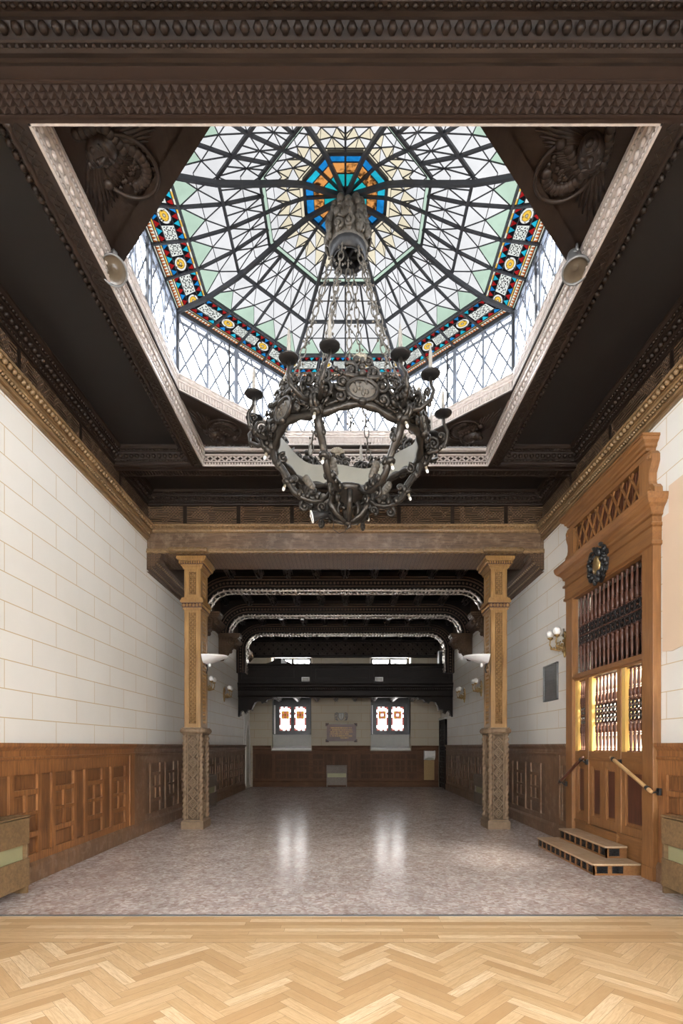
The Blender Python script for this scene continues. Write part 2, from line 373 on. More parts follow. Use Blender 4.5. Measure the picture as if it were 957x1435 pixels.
    def bar(s, p, q, w, h, up=None):
        """a square-edged bar from p to q"""
        p = Vector(p); q = Vector(q); t = (q - p).normalized()
        u = Vector(up or (0, 0, 1)); u = u - t * u.dot(t)
        u = u.normalized() if u.length > 1e-5 else t.orthogonal().normalized()
        b = t.cross(u) * (w/2); u = u * (h/2)
        s.add([p-b-u, p+b-u, p+b+u, p-b+u, q-b-u, q+b-u, q+b+u, q-b+u],
              [(0,1,2,3),(7,6,5,4),(0,4,5,1),(1,5,6,2),(2,6,7,3),(3,7,4,0)])
    def sweep(s, path, prof, closed=True):
        """prof (offset to the left of the path, z) run along a level 2-D path with mitred corners"""
        P = [Vector((p[0], p[1])) for p in path]; n = len(P); k = len(prof); vs = []; fs = []
        for i in range(n):
            d1 = (P[i] - P[i-1]).normalized() if (closed or i) else None
            d2 = (P[(i+1) % n] - P[i]).normalized() if (closed or i < n-1) else None
            d1 = d1 or d2; d2 = d2 or d1
            n1 = Vector((-d1.y, d1.x)); n2 = Vector((-d2.y, d2.x)); m = n1 + n2; m = m / max(1e-6, m.dot(n1))
            for o, z in prof: vs.append((P[i].x + m.x*o, P[i].y + m.y*o, z))
        for i in range(n if closed else n - 1):
            j = (i + 1) % n
            for a in range(k - 1): fs.append((i*k + a, j*k + a, j*k + a + 1, i*k + a + 1))
        s.add(vs, fs)
    def scroll(s, T, size, r0, turns=1.4, n=18, flip=1, nn=6):
        pts = []; rad = []
        for i in range(n + 1):
            t = i / n; a = flip * turns * 2 * PI * (1 - t); rr = size * (0.18 + 0.82 * (1 - t))
            pts.append((rr*math.cos(a), 0.0, rr*math.sin(a))); rad.append(r0 * (1.0 - 0.45*t))
        s.tube(pts, rad, nn, T); s.ell((pts[-1][0]*0.4, 0, pts[-1][2]*0.4), (r0*1.5,)*3, 6, 4, T)
    def build(s, name, parent=None, bevel=0.0, fix=True):
        loc = parent_loc(parent)
        me = bpy.data.meshes.new(name)
        me.from_pydata([tuple(p - loc) for p in s.v], [], s.f)
        for k in s.mats: me.materials.append(M[k])
        me.polygons.foreach_set('material_index', s.mi); me.polygons.foreach_set('use_smooth', s.sm)
        if any(u is not None for u in s.uv):
            lay = me.uv_layers.new(name='UVMap')
            for pl, u in zip(me.polygons, s.uv):
                if u:
                    for li, c in zip(pl.loop_indices, u): lay.data[li].uv = c
        if fix:
            bm = bmesh.new(); bm.from_mesh(me); bmesh.ops.recalc_face_normals(bm, faces=bm.faces); bm.to_mesh(me); bm.free()
        me.update()
        o = bpy.data.objects.new(name, me); COL.objects.link(o)
        if parent is not None: o.parent = parent
        if bevel:
            b = o.modifiers.new('edge', 'BEVEL'); b.width = bevel; b.segments = 2; b.limit_method = 'ANGLE'
        return o
def parent_loc(o):
    L = Vector((0, 0, 0))
    while o is not None: L = L + o.location; o = o.parent
    return L
def tag(o, label=None, cat=None, group=None, kind=None):
    if label: o['label'] = label
    if cat: o['category'] = cat
    if group: o['group'] = group
    if kind: o['kind'] = kind
    return o
def empty(name, loc, label, cat, group=None, kind=None):
    o = bpy.data.objects.new(name, None); COL.objects.link(o); o.location = loc; o.empty_display_size = 0.1
    return tag(o, label, cat, group, kind)
def copy_tree(o, parent=None):
    c = o.copy(); COL.objects.link(c)
    if parent is not None: c.parent = parent
    for ch in list(o.children): copy_tree(ch, c)
    return c
def struct(mb, name, label=None, cat=None, parent=None, **k):
    o = mb.build(name, parent, **k); o['kind'] = 'structure'
    return tag(o, label, cat)
def wallframe(o, u, d):
    """local (u along the wall, d out of the wall, z up) -> world"""
    u = Vector(u); d = Vector(d)
    m = Matrix(((u.x, d.x, 0, o[0]), (u.y, d.y, 0, o[1]), (0, 0, 1, o[2]), (0, 0, 0, 1)))
    return m
def holes(mb, u0, u1, z0, z1, d0, d1, hs):
    us = sorted({u0, u1, *[h[0] for h in hs], *[h[1] for h in hs]}); zs = sorted({z0, z1, *[h[2] for h in hs], *[h[3] for h in hs]})
    us = [u for u in us if u0 <= u <= u1]; zs = [z for z in zs if z0 <= z <= z1]
    for a, b in zip(us, us[1:]):
        run = None
        for c, e in zip(zs, zs[1:]):
            cu, cz = (a+b)/2, (c+e)/2
            if any(h[0] < cu < h[1] and h[2] < cz < h[3] for h in hs):
                if run: mb.box((a, d0, run[0]), (b, d1, run[1])); run = None
            else: run = (run[0], e) if run else (c, e)
        if run: mb.box((a, d0, run[0]), (b, d1, run[1]))

# ------------------------------------------------------------------ measures
F, VX, VY, H = 745.0, 484.0, 1045.0, 1.6
WX = 3.72; YE = 20.7; YB = -3.6
YC = 6.13
OX = 2.275; OY0, OY1 = 3.80, 8.475
ZB = 6.05           # underside of the ceiling beams
ZP = 6.30           # coffer panels
SKY = 26.0; EXPO = 0.5; LOBBY = 450.0

# ------------------------------------------------------------------ camera
cd = bpy.data.cameras.new('camera'); cam = bpy.data.objects.new('camera', cd); COL.objects.link(cam)
cam.location = (0, 0, H); cam.rotation_euler = (PI/2, 0, 0)
cd.sensor_fit = 'VERTICAL'; cd.sensor_height = 36.0; cd.lens = F / 1435 * 36
cd.shift_y = (VY - 717.5) / 1435; cd.shift_x = -(VX - 478.5) / 1435; cd.clip_start = 0.05
SC.camera = cam

# ------------------------------------------------------------------ floors
mb = MB().mat('terrazzo'); mb.box((-4.0, 5.0, -0.2), (4.0, 21.3, 0.0)); struct(mb, 'floor_terrazzo')
mb = MB().mat('grey'); mb.box((-WX, 4.965, -0.02), (WX, 5.0, 0.012)); struct(mb, 'trim_1')
def plank_floor():
    bm = bmesh.new(); cl = bm.loops.layers.float_color.new('plank'); uvl = bm.loops.layers.uv.new('UVMap')
    def plank(pts, uvs):
        c = (R.random(), R.random(), R.random(), 1)
        f = bm.faces.new([bm.verts.new(p) for p in pts])
        for l, u in zip(f.loops, uvs): l[cl] = c; l[uvl].uv = u
    L, w, g = 0.50, 0.082, 0.0008
    r2 = math.sqrt(0.5); YT = 4.31
    def put(x, y, sx, sy):
        pts = [(x+g, y+g), (x+sx-g, y+g), (x+sx-g, y+sy-g), (x+g, y+sy-g)]
        wp = [((a - b)*r2, (a + b)*r2, 0.0) for a, b in pts]
        if max(p[0] for p in wp) < -WX or min(p[0] for p in wp) > WX or max(p[1] for p in wp) < YB or min(p[1] for p in wp) > YT: return
        uv = [(0, 0), (sx, 0), (sx, sy), (0, sy)]
        if sy > sx: uv = [(b, a) for a, b in uv]
        plank(wp, uv)
    for i in range(-70, 75):
        for j in range(-9, 10):
            put(i*w + j*L, i*w - j*L, L, w); put(i*w + L + j*L, (i+1)*w - L - j*L, w, L)
    for co, no in (((0, YT, 0), (0, 1, 0)), ((0, YB, 0), (0, -1, 0)), ((WX, 0, 0), (1, 0, 0)), ((-WX, 0, 0), (-1, 0, 0))):
        bmesh.ops.bisect_plane(bm, geom=bm.verts[:] + bm.edges[:] + bm.faces[:], plane_co=co, plane_no=no, clear_outer=True)
    y = YT + 0.003
    for r in range(8):
        wd = (4.965 - YT) / 8; x = -WX - R.random()
        while x < WX:
            l = R.uniform(0.7, 1.5); a, b = max(x, -WX), min(x + l, WX)
            if b > a: plank([(a+g, y+g, 0), (b-g, y+g, 0), (b-g, y+wd-g, 0), (a+g, y+wd-g, 0)], [(0, 0), (b-a, 0), (b-a, wd), (0, wd)])
            x += l
        y += wd
    for f in bm.faces:
        for v in f.verts: v.co.z = 0.006
    me = bpy.data.meshes.new('floor_parquet'); bm.to_mesh(me); bm.free(); me.materials.append(M['parquet'])
    o = bpy.data.objects.new('floor_parquet', me); COL.objects.link(o); o['kind'] = 'structure'
plank_floor()
mb = MB().mat('oakd'); mb.box((-4, YB - 0.3, -0.2), (4, 4.97, 0.004)); struct(mb, 'floor_subfloor')

# ------------------------------------------------------------------ walls
ZW = 6.5
FL = wallframe((-WX, 0, 0), (0, 1, 0), (1, 0, 0)); FR = wallframe((WX, 0, 0), (0, 1, 0), (-1, 0, 0))
FE = wallframe((0, YE, 0), (1, 0, 0), (0, -1, 0)); FB = wallframe((0, YB, 0), (1, 0, 0), (0, 1, 0))
HW = [(-0.7, 0.9)]; HZ = (1.75, 4.9); BW = [(-3.0, -1.2), (-0.9, 0.9), (1.2, 3.0)]; BZ = (0.9, 4.3)  # openings for windows added out of view to bring in daylight
mb = MB(FL).mat('wall'); holes(mb, YB - 0.3, YE + 0.5, 0, ZW, -0.3, 0, [(a, b, *HZ) for a, b in HW]); struct(mb, 'wall_left')
PY0, PY1 = 6.26, 8.73
mb = MB(FR).mat('wall'); holes(mb, YB - 0.3, YE + 0.5, 0, ZW, -0.3, 0, [(PY0 + 0.12, PY1 - 0.12, 0.3, 4.0)] + [(a, b, *HZ) for a, b in HW]); struct(mb, 'wall_right')
LW = [(-2.86, -1.33), (0.99, 2.53)]
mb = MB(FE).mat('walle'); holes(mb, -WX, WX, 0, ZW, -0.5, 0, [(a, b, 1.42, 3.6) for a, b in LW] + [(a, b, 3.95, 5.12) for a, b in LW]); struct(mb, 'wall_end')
mb = MB(FB).mat('wall'); holes(mb, -WX, WX, 0, ZW, -0.3, 0, [(a, b, *BZ) for a, b in BW]); struct(mb, 'wall_behind')

# ------------------------------------------------------------------ wainscot
def wainscot(name, FR_, u0, u1, cols, fr, fd, cap=True, top=1.27):
    mb = MB(FR_).mat(fd); mb.box((u0, 0, 0.2), (u1, 0.022, 1.5))
    mb.mat(fr); d0, d1 = 0.022, 0.052
    cur = u0
    for kind, a, b in sorted(cols, key=lambda c: c[1]):
        a, b = max(a, u0), min(b, u1)
        if b - a < 0.05: continue
        if a > cur: mb.box((cur, d0, 0.2), (a, d1, 1.46))
        if kind == 'g':
            m = (a + b)/2; st = 0.022
            op = [(a, b, 1.09, top)] + [(x, y, z0, z1) for z0, z1 in ((0.83, 1.03), (0.59, 0.79)) for x, y in ((a, m - st), (m + st, b))] + [(a, b, 0.33, 0.53)]
        elif kind == 'p': op = [(a, b, 0.33, top)]
        else: op = []
        holes(mb, a, b, 0.2, 1.46, d0, d1, op)
        mb.mat(fd)
        for x, y, z0, z1 in op: mb.box((x + 0.02, d0 - 0.01, z0 + 0.02), (y - 0.02, d0 + 0.010, z1 - 0.02))
        mb.mat(fr); cur = b
        if kind == 's': mb.box((a, d1, 0.24), (b, d1 + 0.02, 1.46))
    if cur < u1: mb.box((cur, d0, 0.2), (u1, d1, 1.46))
    pr = [(0, 1.40), (0.052, 1.40), (0.055, 1.43), (0.075, 1.45), (0.075, 1.47), (0.058, 1.48), (0.058, 1.54), (0.075, 1.56), (0.10, 1.585), (0.105, 1.60), (0.105, 1.63), (0, 1.632)]
    mb.prism(pr, 'x', u0, u1)
    o = struct(mb, name)
    return o
def base(name, FR_, u0, u1, m):
    mb = MB(FR_).mat(m); mb.prism([(0, 0), (0.075, 0), (0.075, 0.19), (0.066, 0.215), (0.056, 0.235), (0, 0.25)], 'x', u0, u1); struct(mb, name)
def cols_for(a, b, skip=()):
    out = []
    for k in range(-12, 20):
        y = 5.89 + 0.84*k
        if a <= y and y + 0.45 <= b: out.append(('g', y, y + 0.45))
        if a <= y + 0.53 and y + 0.76 <= b: out.append(('p', y + 0.53, y + 0.76))
    return [c for c in out if not any(s0 < c[2] and c[1] < s1 for s0, s1 in skip)]
YD = 19.4
wainscot('wainscot_left', FL, YB, 9.22, cols_for(YB, 9.0) + [('s', 9.02, 9.2)], 'oak', 'oakp')
wainscot('wainscot_left_rear', FL, 9.22, YD, cols_for(9.3, YD - 0.1), 'oakd', 'oakdp')
wainscot('wainscot_right', FR, YB, PY0 - 0.02, cols_for(YB, 4.2) + [('g', 4.75, 5.2), ('p', 5.28, 5.5), ('g', 5.62, 6.08)], 'oak', 'oakp')
wainscot('wainscot_right_rear', FR, PY1 + 0.02, YD, [('p', 8.82, 9.02), ('s', 9.08, 9.2)] + cols_for(9.4, YD - 0.1), 'oakd', 'oakdp')
base('baseboard_left', FL, YB, YD, 'oakd'); base('baseboard_right', FR, YB, PY0 - 0.02, 'oakd'); base('baseboard_right_rear', FR, PY1 + 0.02, YD, 'oakd')
ec = []
for a in (-2.75, -2.3, -1.85, -1.3, 0.55, 1.0, 1.45, 1.9, 2.35): ec.append(('g', a + 0.04, a + 0.42))
ec += [('p', -3.5, -2.85), ('p', -0.82, -0.5), ('p', -0.4, 0.1), ('p', 0.2, 0.46)]
for i, (a, b) in enumerate(((-WX + 0.02, LW[0][0]), (LW[0][0], LW[0][1]), (LW[0][1], LW[1][0]), (LW[1][0], LW[1][1]), (LW[1][1], WX - 0.02))):
    pass
def end_wainscot():
    mb = MB(FE).mat('oakep'); mb.box((-3.6, 0, 0.2), (3.62, 0.028, 1.40)); mb.mat('oake')
    cur = -3.6
    for kind, a, b in sorted(ec, key=lambda c: c[1]):
        mb.box((cur, 0.028, 0.2), (a, 0.05, 1.40)); m = (a + b)/2
        op = [(a, b, 0.33, 1.27)] if kind == 'p' else [(a, b, 1.09, 1.27)] + [(x, y, z0, z1) for z0, z1 in ((0.83, 1.03), (0.59, 0.79)) for x, y in ((a, m - 0.02), (m + 0.02, b))] + [(a, b, 0.33, 0.53)]
        holes(mb, a, b, 0.2, 1.40, 0.028, 0.05, op)
        mb.mat('oakep')
        for x, y, z0, z1 in op: mb.box((x + 0.012, 0.02, z0 + 0.012), (y - 0.012, 0.036, z1 - 0.012))
        mb.mat('oake'); cur = b
    mb.box((cur, 0.028, 0.2), (3.62, 0.05, 1.40))
    for a, b in ((-3.6, LW[0][0] - 0.03), (LW[0][1] + 0.03, LW[1][0] - 0.03), (LW[1][1] + 0.03, 3.62)):
        mb.prism([(0, 1.40), (0.055, 1.40), (0.07, 1.43), (0.058, 1.45), (0.058, 1.53), (0.09, 1.56), (0.10, 1.60), (0, 1.605)], 'x', a, b)
    struct(mb, 'wainscot_end')
end_wainscot()
base('baseboard_end', FE, -3.6, 3.62, 'oake')

# ------------------------------------------------------------------ main ceiling: slab, corner cornices, beams, coffers
mb = MB().mat('ceil')
mb.box((-4, YB - 0.3, ZP), (4, OY0 - 0.02, ZP + 0.2)); mb.box((-4, OY1 + 0.02, ZP), (4, 10.9, ZP + 0.2))
mb.box((-4, OY0 - 0.02, ZP), (-OX - 0.02, OY1 + 0.02, ZP + 0.2)); mb.box((OX + 0.02, OY0 - 0.02, ZP), (4, OY1 + 0.02, ZP + 0.2))
struct(mb, 'ceiling')
YF = 9.95      # face of the beam over the columns
YN = 1.9       # near end of the coffered bay
def wall_cornice():
    prof = [(0, 5.44), (0.035, 5.44), (0.04, 5.465), (0.025, 5.47), (0.025, 5.485), (0.065, 5.49), (0.075, 5.51), (0.06, 5.52), (0.06, 5.56), (0.10, 5.565), (0.11, 5.585), (0.09, 5.60), (0.12, 5.61), (0.125, 5.655), (0.175, 5.66), (0.18, 5.69), (0.06, 5.72), (0, 5.72)]
    for nm, sx, path in (('trim_2', -1, [(-WX, YF), (-WX, YB)]), ('trim_3', 1, [(WX, YB), (WX, YF)])):
        mb = MB().mat('gild'); mb.sweep(path, prof, closed=False)
        x = sx * (WX - 0.152)
        mb.beads((x, 3.0, 5.63), (x, YF - 0.1, 5.63), 0.082, (0.035, 0.034, 0.034))
        x2 = sx * (WX - 0.092)
        mb.beads((x2, 3.0, 5.535), (x2, YF - 0.1, 5.535), 0.05, (0.020, 0.024, 0.020))
        struct(mb, nm)
    for nm, sx in (('trim_4', -1), ('trim_5', 1)):
        mb = MB().mat('frieze'); xs = sorted((sx*WX, sx*(WX - 0.03))); mb.box((xs[0], YB, 5.72), (xs[1], YF, 6.12))
        mb.mat('dark')
        for y in (3.2, 4.6, 6.0, 7.4, 8.7): 
            xs = sorted((sx*WX, sx*(WX - 0.04))); mb.box((xs[0], y - 0.03, 5.72), (xs[1], y + 0.03, 6.12))
        xs = sorted((sx*WX, sx*(WX - 0.05))); mb.box((xs[0], YB, 6.08), (xs[1], YF, 6.12))
        struct(mb, nm)
wall_cornice()
CP = [(0, 6.07), (0.02, 6.075), (0.025, 6.10), (0.045, 6.11), (0.05, 6.135), (0.06, 6.14), (0.085, 6.175), (0.11, 6.20), (0.115, 6.215), (0.135, 6.22), (0.14, 6.245), (0.16, 6.25), (0.185, 6.275), (0.19, ZP)]
def coffer(name, x0, x1, y0, y1, m='dark'):
    mb = MB().mat(m); path = [(x0, y0), (x1, y0), (x1, y1), (x0, y1)]
    mb.sweep(path, CP)
    for o, z, st, r in ((0.10, 6.165, 0.085, (0.034, 0.036, 0.03)), (0.045, 6.12, 0.05, (0.018, 0.016, 0.014)), (0.15, 6.235, 0.055, (0.02, 0.016, 0.014))):
        a, b, c, d = x0 + o, x1 - o, y0 + o, y1 - o
        for p, q in (((a, c, z), (b, c, z)), ((b, c, z), (b, d, z)), ((b, d, z), (a, d, z)), ((a, d, z), (a, c, z))): mb.beads(p, q, st, r)
    struct(mb, name)
BW_ = 0.165
coffer('trim_6', -WX + 0.03, -OX - BW_, OY0, OY1); coffer('trim_7', OX + BW_, WX - 0.03, OY0, OY1)
coffer('trim_8', -WX + 0.03, WX - 0.03, OY1 + 0.33, YF - 0.04, 'darkx'); coffer('trim_9', -WX + 0.03, WX - 0.03, YN, OY0 - 0.32, 'darkx')
def side_beam(name, sx):
    mb = MB().mat('dark'); a, b = sorted((sx*OX, sx*(OX + BW_)))
    mb.box((a, OY0 - 0.02, ZB), (b, OY1 + 0.02, ZP + 0.02))
    x = sx*(OX + BW_ - 0.012); mb.rope((x, OY0, ZB + 0.012), (x, OY1, ZB + 0.012), 0.026, 0.15)
    x = sx*(OX + BW_*0.5)     # carved links along the underside
    n = 62
    for i in range(n):
        y = OY0 + (i + 0.5)*(OY1 - OY0)/n; h = 0.036
        for p, q in (((x-h, y, ZB), (x, y+h, ZB)), ((x, y+h, ZB), (x+h, y, ZB)), ((x+h, y, ZB), (x, y-h, ZB)), ((x, y-h, ZB), (x-h, y, ZB))): mb.bar(p, q, 0.012, 0.016)
    # stepped mouldings on the face toward the opening
    f = OX - 0.0; mb.mat('litface')
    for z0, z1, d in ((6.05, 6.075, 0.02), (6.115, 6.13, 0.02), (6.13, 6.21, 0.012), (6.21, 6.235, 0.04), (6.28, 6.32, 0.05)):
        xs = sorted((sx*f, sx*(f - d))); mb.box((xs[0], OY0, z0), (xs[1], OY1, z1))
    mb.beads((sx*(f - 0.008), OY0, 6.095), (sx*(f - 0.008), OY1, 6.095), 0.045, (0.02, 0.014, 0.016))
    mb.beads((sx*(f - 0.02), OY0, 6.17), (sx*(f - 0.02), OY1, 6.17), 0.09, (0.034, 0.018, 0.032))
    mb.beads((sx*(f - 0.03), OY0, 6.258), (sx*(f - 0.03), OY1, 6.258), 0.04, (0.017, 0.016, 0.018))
    struct(mb, name)
side_beam('ceiling_beam_left', -1); side_beam('ceiling_beam_right', 1)
def cross_beam(name, ya, yb, style, inner):
    mb = MB().mat('darkx'); mb.box((-WX + 0.03, ya, ZB), (WX - 0.03, yb, ZP + 0.02))
    yc = (ya + yb)/2
    if style == 'studs':
        mb.mat('stud'); mb.box((-WX + 0.03, ya, ZB - 0.002), (WX - 0.03, yb, ZB))
        st = 0.0615; n = int(7.3/st); rows = 4; w = 0.042
        for r in range(rows):
            y = yc + (r - 1.5)*w + 0.012
            for i in range(n):
                x = -3.65 + (i + 0.5)*7.3/n; h = st*0.5; k = w*0.5
                mb.add([(x-h, y-k, ZB), (x+h, y-k, ZB), (x+h, y+k, ZB), (x-h, y+k, ZB), (x, y + 0.25*k, ZB - 0.03)], [(0, 1, 4), (1, 2, 4), (2, 3, 4), (3, 0, 4)])
        for y in (yc - 0.085, yc + 0.108): mb.box((-WX + 0.03, y - 0.008, ZB - 0.014), (WX - 0.03, y + 0.008, ZB))
    else:
        n = 150
        for i in range(n):
            x = -3.65 + (i + 0.5)*7.3/n; mb.box((x - 0.014, yc - 0.05, ZB - 0.016), (x + 0.014, yc + 0.07, ZB))
        for y in (yc - 0.07, yc + 0.09): mb.box((-WX + 0.03, y - 0.012, ZB - 0.02), (WX - 0.03, y + 0.012, ZB))
    # carved face toward the opening
    y, s = (yb, 1) if inner > 0 else (ya, -1); mb.mat('litface')
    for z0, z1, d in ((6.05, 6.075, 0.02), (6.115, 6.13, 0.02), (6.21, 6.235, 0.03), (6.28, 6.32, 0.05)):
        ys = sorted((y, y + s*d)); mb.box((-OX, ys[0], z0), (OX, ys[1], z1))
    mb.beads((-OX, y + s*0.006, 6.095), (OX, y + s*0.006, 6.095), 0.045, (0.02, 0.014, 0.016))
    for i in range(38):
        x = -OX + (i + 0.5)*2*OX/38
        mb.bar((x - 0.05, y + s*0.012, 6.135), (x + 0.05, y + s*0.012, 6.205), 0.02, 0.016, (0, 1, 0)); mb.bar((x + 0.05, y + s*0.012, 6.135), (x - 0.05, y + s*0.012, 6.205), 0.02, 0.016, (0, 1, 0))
    struct(mb, name)
cross_beam('ceiling_beam_near', OY0 - 0.32, OY0, 'studs', 1); cross_beam('ceiling_beam_far', OY1, OY1 + 0.33, 'flutes', -1)
# beam closing the bay behind the camera side
mb = MB().mat('darkx'); mb.box((-WX, YN - 0.5, 5.3), (WX, YN, ZP)); struct(mb, 'ceiling_beam_hall')

# beam over the columns
def column_beam():
    mb = MB().mat('beamface'); y0, y1 = YF, 10.86
    mb.box((-WX, y0 + 0.02, 5.24), (WX, y1, 5.60))
    mb.mat('soffith'); mb.box((-WX, y0 + 0.04, 5.205), (WX, y1 + 0.02, 5.24))
    mb.mat('gild'); mb.rope((-WX, y0 + 0.008, 5.235), (WX, y0 + 0.008, 5.235), 0.036, 0.13)
    mb.box((-WX, y0 - 0.01, 5.262), (WX, y0 + 0.02, 5.285))
    mb.prism([(y0 + 0.03, 5.585), (y0 + 0.0, 5.59), (y0 - 0.02, 5.61), (y0 - 0.025, 5.63), (y0 - 0.05, 5.65), (y0 - 0.085, 5.675), (y0 - 0.10, 5.70), (y0 - 0.10, 5.715), (y0 + 0.03, 5.73)], 'x', -WX, WX)
    mb.beads((-WX, y0 - 0.072, 5.665), (WX, y0 - 0.072, 5.665), 0.06, (0.027, 0.024, 0.024))
    mb.mat('frieze'); mb.box((-WX, y0, 5.72), (WX, y0 + 0.3, 6.12))
    mb.mat('darkx')
    for i in range(7): 
        x = -3.0 + i*1.0; mb.box((x - 0.035, y0 - 0.012, 5.72), (x + 0.035, y0 + 0.02, 6.12))
    mb.box((-WX, y0 - 0.02, 6.08), (WX, y0 + 0.1, 6.12))
    mb.box((-WX, y0 + 0.3, 5.6), (WX, y1, 6.35))
    struct(mb, 'ceiling_beam_columns')
column_beam()

# ------------------------------------------------------------------ stained-glass dome over the opening
ZR = [(0.0, 7.955), (0.47, 7.925), (0.70, 7.85), (0.915, 7.755), (1.345, 7.57), (1.80, 7.44), (2.25, 7.39)]
def zr(r):
    for (a, za), (b, zb) in zip(ZR, ZR[1:]):
        if r <= b: return za + (zb - za)*(r - a)/(b - a)
    return ZR[-1][1]
T8 = math.tan(PI/8)
def dp(k, r, t, dz=0.0, ex=0.0):
    a = k*PI/4; n = Vector((math.cos(a), math.sin(a), 0)); b = Vector((-math.sin(a), math.cos(a), 0))
    p = n*r + b*(t*r*T8 + ex); return Vector((p.x, YC + p.y, zr(r) + dz))
dome = empty('glass_dome', (0, YC, 7.39), 'octagonal stained-glass dome with radiating bars over the ceiling opening', 'skylight')
def glazing(k):
    mb = MB()
    def q(m, pts, uv=None): mb.mat(m); mb.add([dp(k, r, t) for r, t in pts], [list(range(len(pts)))], uvs=[uv] if uv else None)
    # oculus
    for j in range(2):
        t0, t1 = -1 + j, j
        for m, a, b in (('g_turq', 0.10, 0.245), ('g_marble', 0.245, 0.365), ('g_blue' if (k*2 + j) % 5 else 'g_cyan', 0.365, 0.455)):
            q(m, [(a, t0), (b, t0), (b, t1), (a, t1)])
        q('g_black', [(0.0, t0), (0.10, t0), (0.10, t1)])
        for i in range(3):
            u0 = t0 + i/3; u1 = t0 + (i + 1)/3
            q('g_cream', [(0.48, u0), (0.515, u0), (0.515, u1), (0.48, u1)])
        q('g_black', [(0.455, t0), (0.48, t0), (0.48, t1), (0.455, t1)])
        # star of cream panes and white triangles
        tm = (t0 + t1)/2; w = 0.5
        A = [(0.515, t0), (0.515, tm), (0.515, t1)]; B = [(0.70, t0), (0.665, tm), (0.70, t1)]
        C = [(0.885, t0), (0.885, tm), (0.885, t1)]; tl = (0.80, tm - 0.24); tr = (0.80, tm + 0.24)
        q('g_cream', [A[0], A[1], B[1]]); q('g_cream', [A[1], A[2], B[1]])
        q('g_white', [A[0], B[1], (0.63, t0)]); q('g_white', [A[2], (0.63, t1), B[1]])
        q('g_cream', [(0.63, t0), B[1], tl, (0.70, t0)]); q('g_cream', [(0.63, t1), (0.70, t1), tr, B[1]])
        q('g_white', [B[1], tr, tl]); q('g_white', [(0.70, t0), tl, C[0]]); q('g_white', [(0.70, t1), C[2], tr])
        q('g_white', [tl, tr, C[2], C[0]])
        for i in range(4):
            u0 = t0 + i/4; u1 = u0 + 0.25
            q('g_green', [(0.885, u0), (0.925, u0), (0.925, u1), (0.885, u1)])
    for j in range(4):
        t0, t1 = -1 + j*0.5, -0.5 + j*0.5; tm = (t0 + t1)/2
        for r0, rm, r1, low in ((0.925, 1.12, 1.345, 'g_white'), (1.345, 1.57, 1.80, 'g_green')):
            c = (rm, tm)
            q('g_white', [(r0, t0), (r0, t1), c]); q(low, [(r1, t0), c, (r1, t1)])
            q('g_white', [(r0, t0), c, (rm, t0)]); q('g_white', [(rm, t0), c, (r1, t0)])
            q('g_white', [(r0, t1), (rm, t1), c]); q('g_white', [(rm, t1), (r1, t1), c])
    mb.build('glazing', dome, fix=False)
    # coloured border
    mb = MB()
    def strip(m, a, b, n):
        for i in range(n):
            u0 = -1 + 2*i/n; u1 = -1 + 2*(i + 1)/n
            q(m if not isinstance(m, (list, tuple)) else m[i % len(m)], [(a, u0), (b, u0), (b, u1), (a, u1)])
    def tris(a, b, n, ms, dark, up):
        for i in range(n):
            u0 = -1 + 2*i/n; u1 = -1 + 2*(i + 1)/n; um = (u0 + u1)/2
            x, y = (a, b) if up else (b, a)
            q(ms[i % len(ms)], [(x, u0), (x, u1), (y, um)]); q(dark, [(x, u0), (y, um), (y, u0)]); q(dark, [(x, u1), (y, u1), (y, um)])
    strip(['g_amber', 'g_pale'], 1.81, 1.845, 20)
    col = ['g_cyan', 'g_red', 'g_blue', 'g_red']
    tris(1.85, 1.915, 20, col, 'g_black', True)
    for j in range(4):
        t0, t1 = -1 + j*0.5, -0.5 + j*0.5
        if j in (1, 2):
            tc = t0 + 0.29 if j == 1 else t1 - 0.29
            tc = t0 + 0.27 if j == 1 else t0 + 0.23
            lo, hi = tc - 0.13, tc + 0.13
            parts = [('g_round', max(lo, t0 + 0.02), min(hi, t1 - 0.02))]
            if j == 1: parts = [('g_round', t0 + 0.03, t0 + 0.26), ('g_arab', t0 + 0.28, t1 - 0.01)]
            else: parts = [('g_arab', t0 + 0.01, t0 + 0.22), ('g_round', t0 + 0.24, t1 - 0.03)]
        else:
            parts = [('g_round', t0 + 0.0, t0 + 0.12), ('g_arab', t0 + 0.14, t1 - 0.03)] if j == 0 else [('g_arab', t0 + 0.03, t1 - 0.14), ('g_round', t1 - 0.12, t1)]
        cur = t0
        for m, a, b in parts:
            if a > cur: q('g_black', [(1.92, cur), (2.06, cur), (2.06, a), (1.92, a)])
            uv = [(0, 0), (1, 0), (1, 1), (0, 1)]
            if m == 'g_round' and b - a < 0.15: uv = [(0, 0.5), (1, 0.5), (1, 1), (0, 1)] if j == 0 else [(0, 0), (1, 0), (1, 0.5), (0, 0.5)]
            q(m, [(1.92, a), (2.06, a), (2.06, b), (1.92, b)], uv); cur = b
        if cur < t1: q('g_black', [(1.92, cur), (2.06, cur), (2.06, t1), (1.92, t1)])
    tris(2.065, 2.125, 20, col[1:] + col[:1], 'g_black', False)
    strip(['g_amber', 'g_pale', 'g_amber'], 2.13, 2.15, 24)
    tris(2.155, 2.205, 44, ['g_rust'], 'g_pale', False)
    strip(['g_pale', 'g_green', 'g_pale'], 2.21, 2.245, 20)
    mb.build('border_glazing', dome, fix=False)
    # thin leads
    mb = MB().mat('came')
    def l(a, b, w=0.0065): mb.bar(dp(k, *a, -0.004), dp(k, *b, -0.004), w, 0.012)
